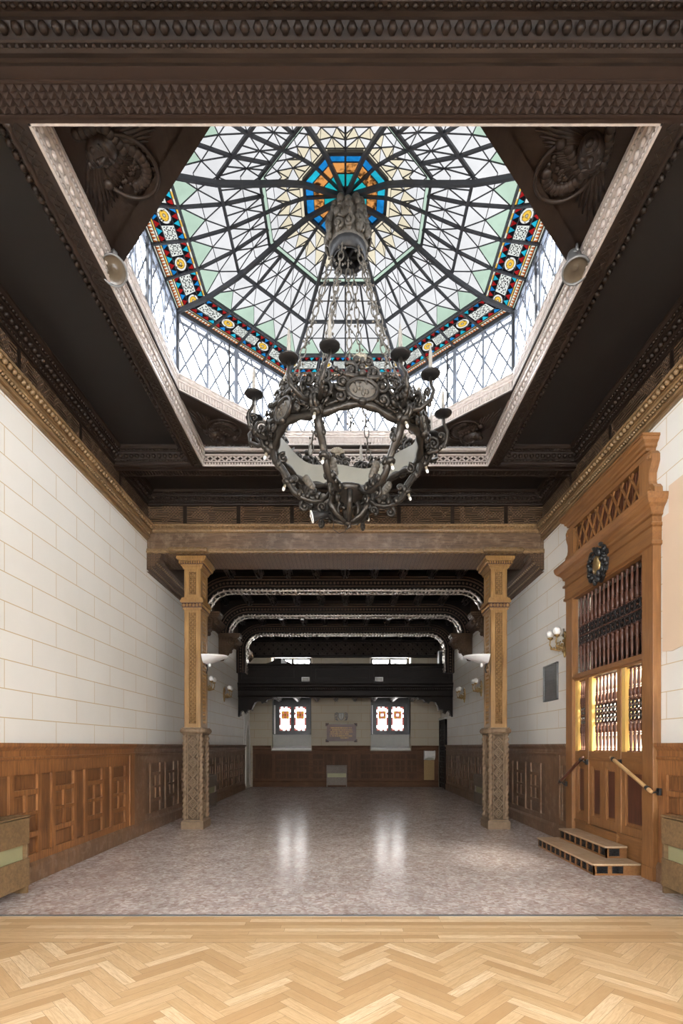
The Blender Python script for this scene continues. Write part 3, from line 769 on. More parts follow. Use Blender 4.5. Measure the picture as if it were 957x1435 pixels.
    for j in range(4):
        t0, t1 = -1 + j*0.5, -0.5 + j*0.5; tm = (t0 + t1)/2
        for r0, rm, r1 in ((0.925, 1.12, 1.345), (1.345, 1.57, 1.80)):
            c = (rm, tm)
            for e in ((r0, t0), (r0, t1), (r1, t0), (r1, t1), (rm, t0), (rm, t1)): l(c, e)
        l((0.925, tm), (1.345, tm))
    for j in range(2):
        t0, t1 = -1 + j, j; tm = (t0 + t1)/2; tl = (0.80, tm - 0.24); tr = (0.80, tm + 0.24); B1 = (0.665, tm)
        for a, b in (((0.515, t0), B1), ((0.515, t1), B1), ((0.515, tm), B1), (B1, (0.63, t0)), (B1, (0.63, t1)), (B1, tl), (B1, tr), (tl, tr), (tl, (0.70, t0)), (tr, (0.70, t1)), (tl, (0.885, t0)), (tr, (0.885, t1)), ((0.63, t0), tl), ((0.63, t1), tr), (tl, (0.885, tm - 0.1)), (tr, (0.885, tm + 0.1))): l(a, b, 0.005)
    for r in (1.8475, 1.9175, 2.0625, 2.1275, 2.1525, 2.2075): l((r, -1), (r, 1), 0.008)
    for r in (0.245, 0.365, 0.518, 0.883): l((r, -1), (r, 1), 0.006)
    mb.build('lead_lines', dome)
    # secondary bars and ring bars
    mb = MB().mat('came')
    def bb(a, b, w, h): mb.bar(dp(k, *a, -0.01), dp(k, *b, -0.01), w, h)
    for j in (1, 2, 3):
        t = -1 + j*0.5
        rs = [0.915, 1.345, 1.80, 2.25] if j != 2 else [0.05, 0.47, 0.70, 0.915, 1.345, 1.80, 2.25]
        for a, b in zip(rs, rs[1:]): bb((a, t), (b, t), 0.022, 0.03)
    for r, w in ((0.467, 0.035), (0.932, 0.028), (1.345, 0.03), (1.805, 0.026), (2.25, 0.05)): bb((r, -1), (r, 1), w, 0.035)
    mb.build('glazing_bars', dome)
    mb = MB().mat('came')
    rs = [0.03, 0.47, 0.70, 0.915, 1.13, 1.345, 1.58, 1.80, 2.03, 2.25]
    for a, b in zip(rs, rs[1:]):
        s0 = dp(k, a, 1, -0.03 - 0.05*math.sin(PI*min(1, a/2.25))); s1 = dp(k, b, 1, -0.03 - 0.05*math.sin(PI*min(1, b/2.25)))
        mb.bar(s0, s1, 0.036, 0.05)
    mb.build('rib', dome)
for k in range(8): glazing(k)

# drum: sill moulding and the eight leaded windows
def drum_sill():
    mb = MB().mat('litface'); 
    ang = [PI/8 + i*PI/4 for i in range(8)]
    def ring(r): return [(r/math.cos(PI/8)*math.cos(a), YC + r/math.cos(PI/8)*math.sin(a)) for a in ang]
    mb.mat('dark'); mb.sweep(ring(2.225), [(-0.12, 6.30), (0.02, 6.30), (0.024, 6.315)]); mb.mat('litface')
    prof = [(0.024, 6.315), (0.025, 6.325), (0.01, 6.33), (0.01, 6.345), (-0.005, 6.35), (-0.005, 6.44), (0.01, 6.445), (0.015, 6.46), (0.0, 6.47), (0.0, 6.52), (0.02, 6.525), (0.02, 6.54), (-0.12, 6.545)]
    mb.sweep(ring(2.225), prof)
    for i in range(8):
        p = Vector((*ring(2.235)[i], 6.50)); q = Vector((*ring(2.235)[(i+1) % 8], 6.50))
        mb.rope(p, q, 0.032, 0.13)
        a = ring(2.228)[i]; b = ring(2.228)[(i+1) % 8]; n = 44
        for t in range(n):
            u = (t + 0.5)/n; x = a[0] + (b[0]-a[0])*u; y = a[1] + (b[1]-a[1])*u
            mb.bar((x, y, 6.355), (x, y, 6.435), 0.022, 0.022, (x, y - YC, 0))
    struct(mb, 'trim_10')
    mb = MB().mat('roof')
    mb.sweep([(r_[0], r_[1]) for r_ in ring(2.40)], [(0.16, 6.30), (0.16, 6.53), (0, 6.53), (0, 6.50)])
    for x in (-4.0, 2.42): mb.box((x, YC - 2.9, 6.5), (x + 1.58, YC + 2.9, 6.52))
    mb.box((-4, YC - 2.95, 6.5), (4, YC - 2.42, 6.52)); mb.box((-4, YC + 2.42, 6.5), (4, YC + 2.95, 6.52))
    struct(mb, 'roof')
drum_sill()
def drum_window():
    root = empty('window_1', (0, YC - 2.255, 6.535), None, None, kind='structure')
    root['label'] = 'leaded drum window below the dome'
    h = 0.845; hw = 2.255*T8
    mb = MB(Matrix.Translation(root.location)).mat('blueiron')
    for x in (-hw + 0.02, -hw*0.5, 0, hw*0.5, hw - 0.02):
        w = 0.055 if abs(abs(x) - hw*0.5) > 0.01 else 0.03
        mb.box((x - w/2, -0.02, 0), (x + w/2, 0.02, h))
    mb.box((-hw, -0.02, 0), (hw, 0.02, 0.03)); mb.box((-hw, -0.02, h - 0.03), (hw, 0.02, h)); mb.box((-hw, -0.012, h - 0.13), (hw, 0.012, h - 0.10))
    mb.mat('came'); mb.box((-hw - 0.02, -0.03, 0), (-hw + 0.02, 0.04, h)); mb.box((hw*0.12, 0.0, 0), (hw*0.12 + 0.02, 0.03, h))
    mb.build('frame', root)
    mb = MB(Matrix.Translation(root.location)).mat('g_drum'); mb.add([(-hw, 0, 0), (hw, 0, 0), (hw, 0, h), (-hw, 0, h)], [(0, 1, 2, 3)]); mb.build('pane', root, fix=False)
    mb = MB(Matrix.Translation(root.location)).mat('blueiron'); s = 0.23
    n = 9
    for i in range(-5, 15):
        for sg in (1, -1):
            x0 = -hw + i*s; pts = []
            a = Vector((x0, 0, 0)); b = Vector((x0 + sg*h*0.55, 0, h))
            # clip to the window width
            def clip(a, b):
                d = b - a; t0, t1 = 0.0, 1.0
                for lo, hi in ((-hw, hw),):
                    if abs(d.x) > 1e-9:
                        ta, tb = sorted(((lo - a.x)/d.x, (hi - a.x)/d.x)); t0, t1 = max(t0, ta), min(t1, tb)
                return (a + d*t0, a + d*t1) if t1 - t0 > 0.02 else None
            r = clip(a, b)
            if r: mb.bar(r[0], r[1], 0.026, 0.01, (0, 1, 0))
    mb.build('leading', root)
    return root
w0 = drum_window()
for k in range(1, 8):
    c = copy_tree(w0); a = k*PI/4; c.name = 'window_%d' % (k + 1)
    c.location = (2.255*math.sin(a), YC - 2.255*math.cos(a), 6.535); c.rotation_euler.z = a

# carved corner panels between the square opening and the octagon
def corner_panel():
    cx, cy = -OX, YC - 2.275
    e = Vector((1, 1, 0)).normalized(); L = 1.34
    loc = Vector((cx, cy, 0)) + e*0.55
    root = empty('carved_corner_panel', (loc.x, loc.y, 6.33), 'x', 'ceiling panel', 'carved corner panels of the ceiling opening')
    T = Matrix.Translation((cx, cy, 6.33))
    mb = MB(T).mat('dark'); mb.prism([(0, 0), (L, 0), (0, L)], 'z', 0.0, 0.12)
    c = Vector((0.30, 0.30, 0.0))
    for i in range(34):     # radiating flutes
        a = -0.55 + i*(PI/2 + 1.1)/33; d = Vector((math.cos(a), math.sin(a), 0))
        k = d.x + d.y
        far = (L - 0.30 - 0.60)/k if k > 0.2 else 0.5
        if d.x < -0.01: far = min(far, 0.24/-d.x)
        if d.y < -0.01: far = min(far, 0.24/-d.y)
        p = c + d*0.10; q = c + d*max(0.14, far)
        mb.tube([p, p.lerp(q, 0.5) - Vector((0, 0, 0.012)), q], [0.010, 0.026, 0.006], 6)
    for p, q in (((0.02, 0.03, 0), (L - 0.1, 0.03, 0)), ((0.03, 0.02, 0), (0.03, L - 0.1, 0))): mb.beads(p, q, 0.06, (0.024, 0.02, 0.02))
    mb.build('panel_field', root)
    mb = MB(T).mat('dark'); m = Vector((0.50, 0.47, -0.02)); pts = []
    for i in range(25):
        a = -2.3 + i*4.9/24; r = 0.24; pts.append((m.x + r*math.cos(a), m.y + r*math.sin(a), m.z - 0.01))
    mb.tube(pts, 0.016, 7); X = Matrix.Translation(m)
    for q in (pts[0], pts[-1]): mb.ell(q, (0.045, 0.045, 0.04), 8, 5)
    for i in range(11):
        a = -1.2 + i*2.6/10; mb.ell((m.x + 0.15*math.cos(a), m.y + 0.15*math.sin(a), -0.02), (0.05, 0.05, 0.03), 7, 4, )
    for i in range(60): 
        a = R.uniform(-2.2, 2.4); r = R.uniform(0.02, 0.22); mb.ell((m.x + r*math.cos(a), m.y + r*math.sin(a), -0.004), (0.022, 0.022, 0.014), 6, 4)
    mb.build('scroll_border', root)
    mb = MB(T @ Matrix.Translation((0.36, 0.33, -0.015)) @ Matrix.Rotation(math.radians(-118), 4, 'Z')).mat('dark')   # head: chin toward the opening, y is up the face
    def e_(c, r): mb.ell(c, r, 14, 9)
    e_((0, 0, -0.01), (0.105, 0.15, 0.09)); e_((0, -0.085, -0.035), (0.07, 0.065, 0.06)); e_((0, 0.06, -0.035), (0.085, 0.06, 0.06))
    e_((0, -0.01, -0.095), (0.017, 0.045, 0.035)); e_((0, -0.035, -0.105), (0.024, 0.018, 0.022))
    for s in (1, -1):
        e_((s*0.042, 0.02, -0.078), (0.024, 0.012, 0.014)); e_((s*0.045, 0.045, -0.08), (0.034, 0.011, 0.016)); e_((s*0.05, -0.03, -0.065), (0.03, 0.03, 0.025))
        for i in range(5): e_((s*(0.10 + 0.012*i), 0.10 - 0.05*i, 0.0), (0.045, 0.04, 0.035))
    e_((0, -0.075, -0.092), (0.03, 0.008, 0.014)); e_((0, -0.092, -0.09), (0.026, 0.009, 0.014)); e_((0, -0.135, -0.07), (0.032, 0.024, 0.03))
    for i in range(5): e_((-0.08 + 0.04*i, 0.14, -0.01), (0.04, 0.045, 0.04))
    mb.build('carved_face', root)
    return root
cp = corner_panel()
LBL = ['carved corner panel nearest the left wall spotlight, face relief in a scroll', 'carved corner panel above the right barrel spotlight', 'dark carved corner panel at the far right corner of the opening', 'dark carved corner panel at the far left corner of the opening']
cp['label'] = LBL[0]
for k in (1, 2, 3):
    c = copy_tree(cp); a = k*PI/2; v = Vector((cp.location.x, cp.location.y - YC, 0)); v.rotate(Matrix.Rotation(a, 3, 'Z'))
    c.location = (v.x, YC + v.y, 6.33); c.rotation_euler.z = a; c['label'] = LBL[k]

# ------------------------------------------------------------------ columns
def column():
    root = empty('carved_column', (-2.925, 10.42, 0), 'carved golden column with twisted stone pedestal near the left wall', 'column', 'columns under the beam', 'thing')
    T = Matrix.Translation(root.location)
    mb = MB(T).mat('stone'); w, d = 0.215, 0.28
    mb.box((-w, -d, 0), (w, d, 0.15)); mb.prism([(-w, 0.15), (w, 0.15), (w - 0.035, 0.185), (-w + 0.035, 0.185)], 'y', -d + 0.02, d - 0.02)
    mb.build('plinth', root, bevel=0.006)
    mb = MB(T).mat('stonec'); a, b = 0.138, 0.208; mb.box((-a, -b, 0.18), (a, b, 1.82)); mb.mat('stone')
    for s in (1, -1):      # framed lozenge reliefs on the four faces
        for x in (-0.10, 0.10): mb.box((x - 0.010, min(s*b, s*(b + 0.03)), 0.19), (x + 0.010, max(s*b, s*(b + 0.03)), 1.82))
        for i in range(8):
            z = 0.30 + i*0.196
            for r in (0.085, 0.045):
                P = [(-r, z), (0, z + r*1.1), (r, z), (0, z - r*1.1)]
                for k in range(4):
                    p, q = P[k], P[(k+1) % 4]; mb.bar((p[0], s*(b + 0.004), p[1]), (q[0], s*(b + 0.004), q[1]), 0.018, 0.045, (0, 1, 0))
            mb.ell((0, s*b, z), (0.02, 0.016, 0.02), 6, 4); mb.ell((0.07, s*b, z + 0.1), (0.022, 0.012, 0.03), 6, 4); mb.ell((-0.07, s*b, z + 0.1), (0.022, 0.012, 0.03), 6, 4)
        for y in (-0.15, 0.15): mb.box((min(s*a, s*(a + 0.014)), y - 0.012, 0.19), (max(s*a, s*(a + 0.014)), y + 0.012, 1.82))
        for i in range(8):
            z = 0.30 + i*0.196
            for r in (0.11, 0.06):
                P = [(-r, z), (0, z + r*0.8), (r, z), (0, z - r*0.8)]
                for k in range(4):
                    p, q = P[k], P[(k+1) % 4]; mb.bar((s*(a + 0.004), p[0], p[1]), (s*(a + 0.004), q[0], q[1]), 0.018, 0.04, (1, 0, 0))
    mb.build('pedestal', root)
    for sx in (1, -1):
        for sy in (1, -1):
            mb = MB(T).mat('stone'); x, y = sx*0.152, sy*0.222
            pts = [(x, y, 0.185 + i*1.64/70) for i in range(71)]
            mb.tube(pts, 0.040, 12, lobes=2, twist=2*PI/0.10, depth=0.32)
            mb.build('twisted_colonnette', root)
    mb = MB(T).mat('stone'); P = []; n = 96
    for i in range(n):    # gadrooned collar
        t = 2*PI*i/n; c, s = math.cos(t), math.sin(t)
        P.append((0.215*math.copysign(abs(c)**0.5, c), 0.27*math.copysign(abs(s)**0.5, s), 1.885))
    mb.tube(P, [0.052*(1 + 0.13*math.cos(2*PI*i*28/n)) for i in range(n)], 8, closed=True, flat=1.0)
    mb.box((-0.19, -0.25, 1.815), (0.19, 0.25, 1.935)); mb.box((-0.205, -0.265, 1.93), (0.205, 0.265, 1.95))
    mb.build('collar', root)
    sw, sd = 0.158, 0.25
    def shaft(name, z0, z1, m0, m1):
        mb = MB(T).mat('gold')
        mb.box((-sw + 0.012, -sd + 0.012, z0), (sw - 0.012, sd - 0.012, z1))
        for s in (1, -1):
            for (p, q, hw_) in ((-sw, sw, 0.07), ):
                ya, yb = sorted((s*(sd - 0.012), s*sd))
                mb.box((-sw, ya, z0), (-hw_, yb, z1)); mb.box((hw_, ya, z0), (sw, yb, z1)); mb.box((-hw_, ya, z0), (hw_, yb, z0 + m0)); mb.box((-hw_, ya, z1 - m1), (hw_, yb, z1))
            xa, xb = sorted((s*(sw - 0.012), s*sw)); h = 0.115
            mb.box((xa, -sd, z0), (xb, -h, z1)); mb.box((xa, h, z0), (xb, sd, z1)); mb.box((xa, -h, z0), (xb, h, z0 + m0)); mb.box((xa, -h, z1 - m1), (xb, h, z1))
        o = mb.build(name, root)
        mb = MB(T).mat('goldc'); 
        for s in (1, -1):
            ya, yb = sorted((s*(sd - 0.013), s*(sd - 0.006))); mb.box((-0.07, ya, z0 + m0), (0.07, yb, z1 - m1))
            xa, xb = sorted((s*(sw - 0.013), s*(sw - 0.006))); mb.box((xa, -0.115, z0 + m0), (xb, 0.115, z1 - m1))
        mb.mat('gold'); n = int((z1 - z0 - m0 - m1)/0.075)
        for i in range(n):
            z = z0 + m0 + (i + 0.5)*(z1 - z0 - m0 - m1)/n
            for x in (-0.042, 0.0, 0.042):
                for s in (1, -1): mb.ell((x, s*(sd - 0.006), z + (0.0 if x else 0.035)), (0.017, 0.012, 0.024), 6, 4)
            for y in (-0.085, -0.043, 0.0, 0.043, 0.085):
                for s in (1, -1): mb.ell((s*(sw - 0.006), y, z), (0.012, 0.017, 0.024), 6, 4)
        mb.build('carved_inlay', o)
    shaft('shaft', 1.94, 4.22, 0.08, 0.07); shaft('upper_shaft', 4.42, 4.99, 0.07, 0.06)
    mb = MB(T).mat('gold')    # banded necking
    for z0, z1, g in ((4.20, 4.235, 0.02), (4.33, 4.38, 0.06), (4.38, 4.42, 0.045), (4.41, 4.44, 0.015)): mb.box((-sw - g, -sd - g, z0), (sw + g, sd + g, z1))
    mb.mat('plaque'); mb.box((-sw - 0.03, -sd - 0.03, 4.235), (sw + 0.03, sd + 0.03, 4.33)); mb.mat('gold')
    for s in (1, -1):
        mb.beads((-sw - 0.03, s*(sd + 0.037), 4.283), (sw + 0.03, s*(sd + 0.037), 4.283), 0.062, (0.026, 0.014, 0.034)); mb.beads((s*(sw + 0.037), -sd - 0.03, 4.283), (s*(sw + 0.037), sd + 0.03, 4.283), 0.062, (0.026, 0.014, 0.034))
    mb.build('necking', root)
    mb = MB(T).mat('gold')    # spreading capital
    for z0, z1, g in ((4.98, 5.01, 0.02), (5.01, 5.04, 0.035), (5.04, 5.06, 0.055), (5.12, 5.145, 0.10), (5.145, 5.203, 0.12)): mb.box((-sw - g, -sd - g*0.8, z0), (sw + g, sd + g*0.8, z1))
    mb.mat('plaque'); mb.box((-sw - 0.07, -sd - 0.056, 5.06), (sw + 0.07, sd + 0.056, 5.12)); mb.mat('gold')
    for s in (1, -1):
        mb.beads((-sw - 0.09, s*(sd + 0.066), 5.095), (sw + 0.09, s*(sd + 0.066), 5.095), 0.045, (0.02, 0.024, 0.03)); mb.beads((s*(sw + 0.08), -sd - 0.06, 5.095), (s*(sw + 0.08), sd + 0.06, 5.095), 0.045, (0.02, 0.024, 0.03))
    mb.build('capital', root)
    mb = MB(T).mat('gild')    # the rope collar of the beam breaks forward over the capital
    mb.box((-sw - 0.20, -sd - 0.30, 5.205), (sw + 0.20, -sd - 0.264, 5.29)); mb.rope((-sw - 0.21, -sd - 0.307, 5.235), (sw + 0.21, -sd - 0.307, 5.235), 0.036, 0.13)
    mb.build('abacus', root)
    return root
c0 = column(); c1 = copy_tree(c0); c1.location.x = 2.935; c1['label'] = 'carved golden column with twisted stone pedestal near the right wall'

# ------------------------------------------------------------------ rear bay: ceiling, joists, arches, corbels
ZC = 5.85
mb = MB().mat('black'); mb.box((-4, 10.86, ZC), (4, YE + 0.5, ZC + 0.2))
for i in range(11):
    x = -3.5 + i*0.7
    mb.mat('joist')
    for dx, w, z in ((0, 0.075, ZC - 0.13), (0, 0.055, ZC - 0.15), (0, 0.11, ZC - 0.06)): mb.box((x - w, 10.86, z), (x + w, YE, ZC))
struct(mb, 'ceiling_rear')
AY = (13.2, 15.72, 18.3)
def arch_profile(zc, xs, rx, rz, n=12, leg=0.0):
    pts = [(-xs, zc - rz - leg)] if leg else []
    for i in range(n + 1):
        a = PI - (PI/2)*i/n; pts.append((-(xs - rx) + rx*math.cos(a), zc - rz + rz*math.sin(a)))
    return pts + [(-x, z) for x, z in pts[::-1]]
def arch(name, y, lab):
    root = empty(name, (0, y, 5.4), lab, 'ceiling arch', 'ceiling arches of the rear bay')
    mb = MB().mat('black'); P = arch_profile(5.41, 3.40, 0.56, 0.52, leg=0.8 if y > 18 else 0.0); n = len(P); y0, y1 = y - 0.16, y + 0.16
    for i in range(n - 1):     # wall of the rib between the opening and the ceiling, quad by quad
        a, b = P[i], P[i+1]
        if abs(a[0] - b[0]) < 1e-6:
            sx = math.copysign(1, a[0]); poly = [a, b, (sx*WX, b[1]), (sx*WX, a[1])]
            mb.prism(poly, 'y', y0, y1)
        else: mb.prism([a, b, (b[0], ZC), (a[0], ZC)], 'y', y0, y1)
    for sx in (1, -1): mb.prism([(sx*3.40, 4.895), (sx*WX, 4.895), (sx*WX, ZC), (sx*3.40, ZC)], 'y', y0, y1)
    mb.build('rib_body', root)
    mb = MB().mat('soffit')
    def off(P, d):
        o = []
        for i, p in enumerate(P):
            a = Vector(P[max(i-1, 0)]); b = Vector(P[min(i+1, n-1)]); t = (b - a).normalized(); o.append((p[0] - t.y*d, p[1] + t.x*d))
        return o
    for d, r in ((0.10, 0.016), (0.26, 0.020), (0.33, 0.014)):
        Q = [q for q in off(P, d) if q[1] < ZC - 0.02 and abs(q[0]) < WX]
        mb.tube([(q[0], y0 - 0.004, q[1]) for q in Q], r, 6)
    Q = off(P, 0.18)
    for i in range(n - 1):
        a, b = Vector(Q[i]), Vector(Q[i+1]); L = (b - a).length; k = max(1, int(L/0.09))
        for t in range(k):
            c = a.lerp(b, (t + 0.5)/k); mb.ell((c.x, y0, c.y), (0.032, 0.012, 0.032), 6, 4)
    mb.build('face_moulding', root)
    mb = MB().mat('silver')   # carved silvered edge
    Q = off(P, -0.004); m = []
    for i in range(len(Q) - 1):
        a, b = Vector(Q[i]), Vector(Q[i+1]); L = (b - a).length; k = max(1, int(L/0.05))
        for t in range(k):
            c = a.lerp(b, t/k); m.append((c.x, c.y))
    for yy in (y0 + 0.015, y1 - 0.03): mb.tube([(p[0], yy, p[1]) for p in m], 0.028, 7, lobes=3, twist=2*PI/0.05, depth=0.3)
    for i, p in enumerate(m):
        if i % 2 == 0:
            mb.ell((p[0], y - 0.05, p[1]), (0.04, 0.05, 0.035), 6, 4); mb.ell((p[0], y + 0.06, p[1]), (0.035, 0.04, 0.04), 6, 4); mb.ell((p[0], y0 - 0.005, p[1] + 0.02), (0.03, 0.02, 0.03), 6, 4)
    mb.build('carved_edge', root)
    return root
arch('ceiling_arch', AY[0], 'dark arched ceiling rib nearest the columns'); arch('ceiling_arch', AY[1], 'dark arched ceiling rib resting on the leaf-carved corbels, middle of three'); arch('ceiling_arch', AY[2], 'dark arched ceiling rib directly over the balcony parapet')
def corbel():
    root = empty('carved_corbel', (-WX, AY[1], 4.84), 'x', 'corbel', 'carved corbels under the arches')
    T = Matrix.Translation(root.location)
    mb = MB(T).mat('soffit'); prof = [(0, 0), (0.60, 0), (0.60, -0.05), (0.57, -0.08), (0.50, -0.16), (0.44, -0.30), (0.33, -0.42), (0.22, -0.52), (0.14, -0.64), (0.07, -0.70), (0, -0.72)]
    mb.prism([(x, z) for x, z in prof], 'y', -0.14, 0.14); mb.box((0, -0.19, -0.035), (0.64, 0.19, 0.05)); mb.box((0, -0.17, -0.07), (0.61, 0.17, -0.03))
    mb.build('bracket', root)
    mb = MB(T).mat('soffit')
    for s in (1, -1):
        mb.scroll(Matrix.Translation((0.36, s*0.145, -0.20)), 0.13, 0.035, 1.3, flip=1); mb.scroll(Matrix.Translation((0.17, s*0.14, -0.45)), 0.09, 0.028, 1.2, flip=-1)
        for i in range(5): mb.ell((0.12 + 0.08*i, s*0.14, -0.10 - 0.02*i), (0.05, 0.03, 0.06), 7, 5)
    for x, z, r in ((0.52, -0.16, 0.07), (0.44, -0.32, 0.06), (0.31, -0.45, 0.055), (0.18, -0.58, 0.05), (0.08, -0.68, 0.04)):
        for y in (-0.08, 0, 0.08): mb.ell((x, y, z), (r, 0.045, r), 7, 5)
    mb.build('leaf_carving', root)
    mb = MB(T).mat('silver'); mb.beads((0.63, -0.18, 0.0), (0.63, 0.18, 0.0), 0.05, (0.024, 0.02, 0.03)); mb.beads((0.60, -0.16, -0.055), (0.60, 0.16, -0.055), 0.05, (0.022, 0.02, 0.02)); mb.build('gilt_beading', root)
    return root
k0 = corbel(); k0['label'] = 'leaf-carved wooden corbel on the left wall above the white uplight'
for sx, y, lb in ((-1, AY[0], 'wooden corbel partly hidden behind the left column'), (1, AY[1], 'leaf-carved wooden corbel on the right wall above the white uplight'), (1, AY[0], 'wooden corbel partly hidden behind the right column')):
    c = copy_tree(k0); c.location = (sx*WX, y, 4.84); c['label'] = lb
    if sx > 0: c.rotation_euler.z = PI
# moulded wall plates along the rear side walls
for nm, sx in (('trim_11', -1), ('trim_12', 1)):
    mb = MB().mat('soffit'); path = [(-WX, YE), (-WX, YF)] if sx < 0 else [(WX, YF), (WX, YE)]
    mb.sweep(path, [(0, 4.86), (0.04, 4.86), (0.05, 4.90), (0.09, 4.93), (0.11, 4.98), (0.15, 5.00), (0.20, 5.05), (0.22, 5.09), (0.22, 5.12), (0.06, 5.14), (0.06, ZC), (0, ZC)], closed=False)
    mb.mat('gild'); x = sx*(WX - 0.075); mb.beads((x, YF, 4.935), (x, AY[0], 4.935), 0.07, (0.03, 0.025, 0.025)); x = sx*(WX - 0.17); mb.beads((x, YF, 5.04), (x, AY[0], 5.04), 0.09, (0.04, 0.03, 0.035))
    # moulded end against the beam
    xs = sorted((sx*WX, sx*(WX - 0.24))); mb.mat('soffit')
    for z0, z1, g in ((4.90, 4.96, 0.08), (4.96, 5.04, 0.16), (5.04, 5.12, 0.24), (5.12, 5.21, 0.28)):
        xs = sorted((sx*WX, sx*(WX - g))); mb.box((xs[0], YF + 0.0, z0), (xs[1], YF + 0.3, z1))
    struct(mb, nm)
mb = MB().mat('friezed'); mb.box((-WX, YE - 0.05, 5.08), (WX, YE, ZC)); mb.mat('black')
for z, d in ((5.02, 0.10), (5.06, 0.14), (5.62, 0.10), (5.70, 0.18), (5.76, 0.24)): mb.box((-WX, YE - d, z), (WX, YE, z + 0.05))
for i in range(21):
    for j in range(3):
        x = -3.5 + i*0.35 + (0.175 if j % 2 else 0); z = 5.18 + j*0.17; 
        if abs(x) < 3.6: mb.ell((x, YE - 0.05, z), (0.045, 0.03, 0.045), 6, 4)
struct(mb, 'trim_13')

# ------------------------------------------------------------------ balcony
def balcony():
    root = empty('balcony', (0, 18.4, 3.28), 'dark wooden balcony spanning the far end under the arches', 'balcony')
    y0 = 18.4
    mb = MB().mat('black'); mb.box((-WX, y0 + 0.03, 3.75), (WX, y0 + 0.12, 4.40))
    fr = [(-3.69, -1.62), (-1.13, 0.93), (1.38, 3.69)]
    cur = -WX
    for a, b in fr:
        mb.box((cur, y0, 3.80), (a + 0.10, y0 + 0.03, 4.36)); cur = b - 0.10
        mb.box((a + 0.10, y0, 3.80), (b - 0.10, y0 + 0.03, 3.90)); mb.box((a + 0.10, y0, 4.26), (b - 0.10, y0 + 0.03, 4.36)); mb.box((a + 0.16, y0 + 0.01, 3.95), (b - 0.16, y0 + 0.04, 4.21))
    mb.box((cur, y0, 3.80), (WX, y0 + 0.03, 4.36))
    for a, b in ((-1.56, -1.19), (0.99, 1.32)): mb.box((a, y0 - 0.03, 3.80), (b, y0 + 0.02, 4.36))
    mb.build('parapet', root)
    mb = MB().mat('black')
    mb.prism([(y0 + 0.13, 4.36), (y0 - 0.04, 4.36), (y0 - 0.06, 4.40), (y0 - 0.06, 4.44), (y0 + 0.15, 4.44)], 'x', -WX, WX)
    mb.build('parapet_rail', root)
    mb = MB().mat('black')
    mb.prism([(y0 + 0.2, 3.28), (y0 + 0.0, 3.28), (y0 - 0.02, 3.30), (y0 - 0.0, 3.34), (y0, 3.50), (y0 - 0.03, 3.53), (y0 - 0.03, 3.60), (y0 - 0.06, 3.64), (y0 - 0.06, 3.70), (y0 - 0.09, 3.74), (y0 - 0.09, 3.78), (y0 + 0.12, 3.80)], 'x', -WX, WX)
    mb.beads((-WX, y0 - 0.035, 3.565), (WX, y0 - 0.035, 3.565), 0.075, (0.028, 0.02, 0.028))
    mb.build('cornice', root)
    mb = MB().mat('black'); mb.box((-WX, y0 + 0.1, 3.46), (WX, YE, 3.62)); mb.mat('joist')
    for i in range(10):
        x = -3.3 + i*0.733
        for w, z in ((0.11, 3.42), (0.08, 3.36), (0.05, 3.31)): mb.box((x - w, y0 + 0.15, z), (x + w, YE, 3.47))
    mb.build('joisted_floor', root)
    for sx in (-1, 1):
        mb = MB().mat('black'); P = [(3.715, 3.30), (3.72, 2.60), (3.66, 2.66), (3.62, 2.80), (3.55, 2.83), (3.48, 2.73), (3.43, 2.76), (3.38, 2.86), (3.26, 2.84), (3.20, 2.98), (3.14, 3.10), (3.02, 3.16), (2.90, 3.10), (2.77, 3.12), (2.70, 3.20), (2.54, 3.22), (2.50, 3.30)]
        mb.prism([(sx*x, z) for x, z in P], 'y', y0 + 0.02, y0 + 0.24)
        mb.mat('silver')
        for (x, z) in P[2:-1]: mb.ell((sx*x, y0 + 0.20, z + 0.01), (0.04, 0.06, 0.04), 7, 5)
        mb.build('scalloped_bracket', root)
    return root
balcony()
for x, lb in ((-1.37, 'small white box lamp on the balcony front, left one'), (1.16, 'small white box lamp on the balcony front, right one')):
    mb = MB(Matrix.Translation((x, 18.355, 3.89))).mat('white'); mb.prism([(-0.07, -0.06), (-0.01, -0.08), (-0.01, 0.08), (-0.09, 0.06)], 'x', -0.14, 0.14); mb.mat('greystone'); mb.box((-0.10, -0.10, -0.05), (0.10, -0.07, 0.04))
    tag(mb.build('box_lamp', bevel=0.008), lb, 'lamp', 'white box lamps on the balcony')
mb = MB().mat('grey'); mb.box((3.34, 19.0, 4.0), (3.62, 19.3, 5.0)); mb.mat('iron'); mb.box((3.37, 18.985, 4.05), (3.59, 19.0, 4.95)); mb.lathe([(0.001, 0), (0.09, 0), (0.10, 0.02)], n=16, T=Matrix.Translation((3.48, 18.99, 4.72)) @ Matrix.Rotation(PI/2, 4, 'X'))
tag(mb.build('loudspeaker', bevel=0.01), 'tall grey loudspeaker standing on the balcony against the right wall', 'loudspeaker')
mb = MB(); mb.mat('black'); mb.prism([(-2.95, 4.0), (-2.95, 4.50), (-2.7, 4.56), (-2.45, 4.68), (-2.2, 4.70), (-2.1, 4.60), (-1.95, 4.55), (-1.95, 4.0)], 'y', 18.9, 19.4); mb.mat('white'); mb.prism([(-2.28, 4.42), (-2.28, 4.74), (-2.02, 4.46)], 'y', 18.86, 18.9)
tag(mb.build('gallery_cabinet'), 'dark curved silhouette with a white triangular sheet behind the balcony parapet', 'cabinet')
mb = MB().mat('grey'); mb.lathe([(0.09, 0), (0.09, 0.75), (0.17, 0.78), (0.15, 0.86), (0.06, 0.93), (0.001, 0.94)], (-0.16, 19.0, 3.625), 14); tag(mb.build('domed_lamp'), 'small grey domed lamp behind the balcony parapet', 'lamp')

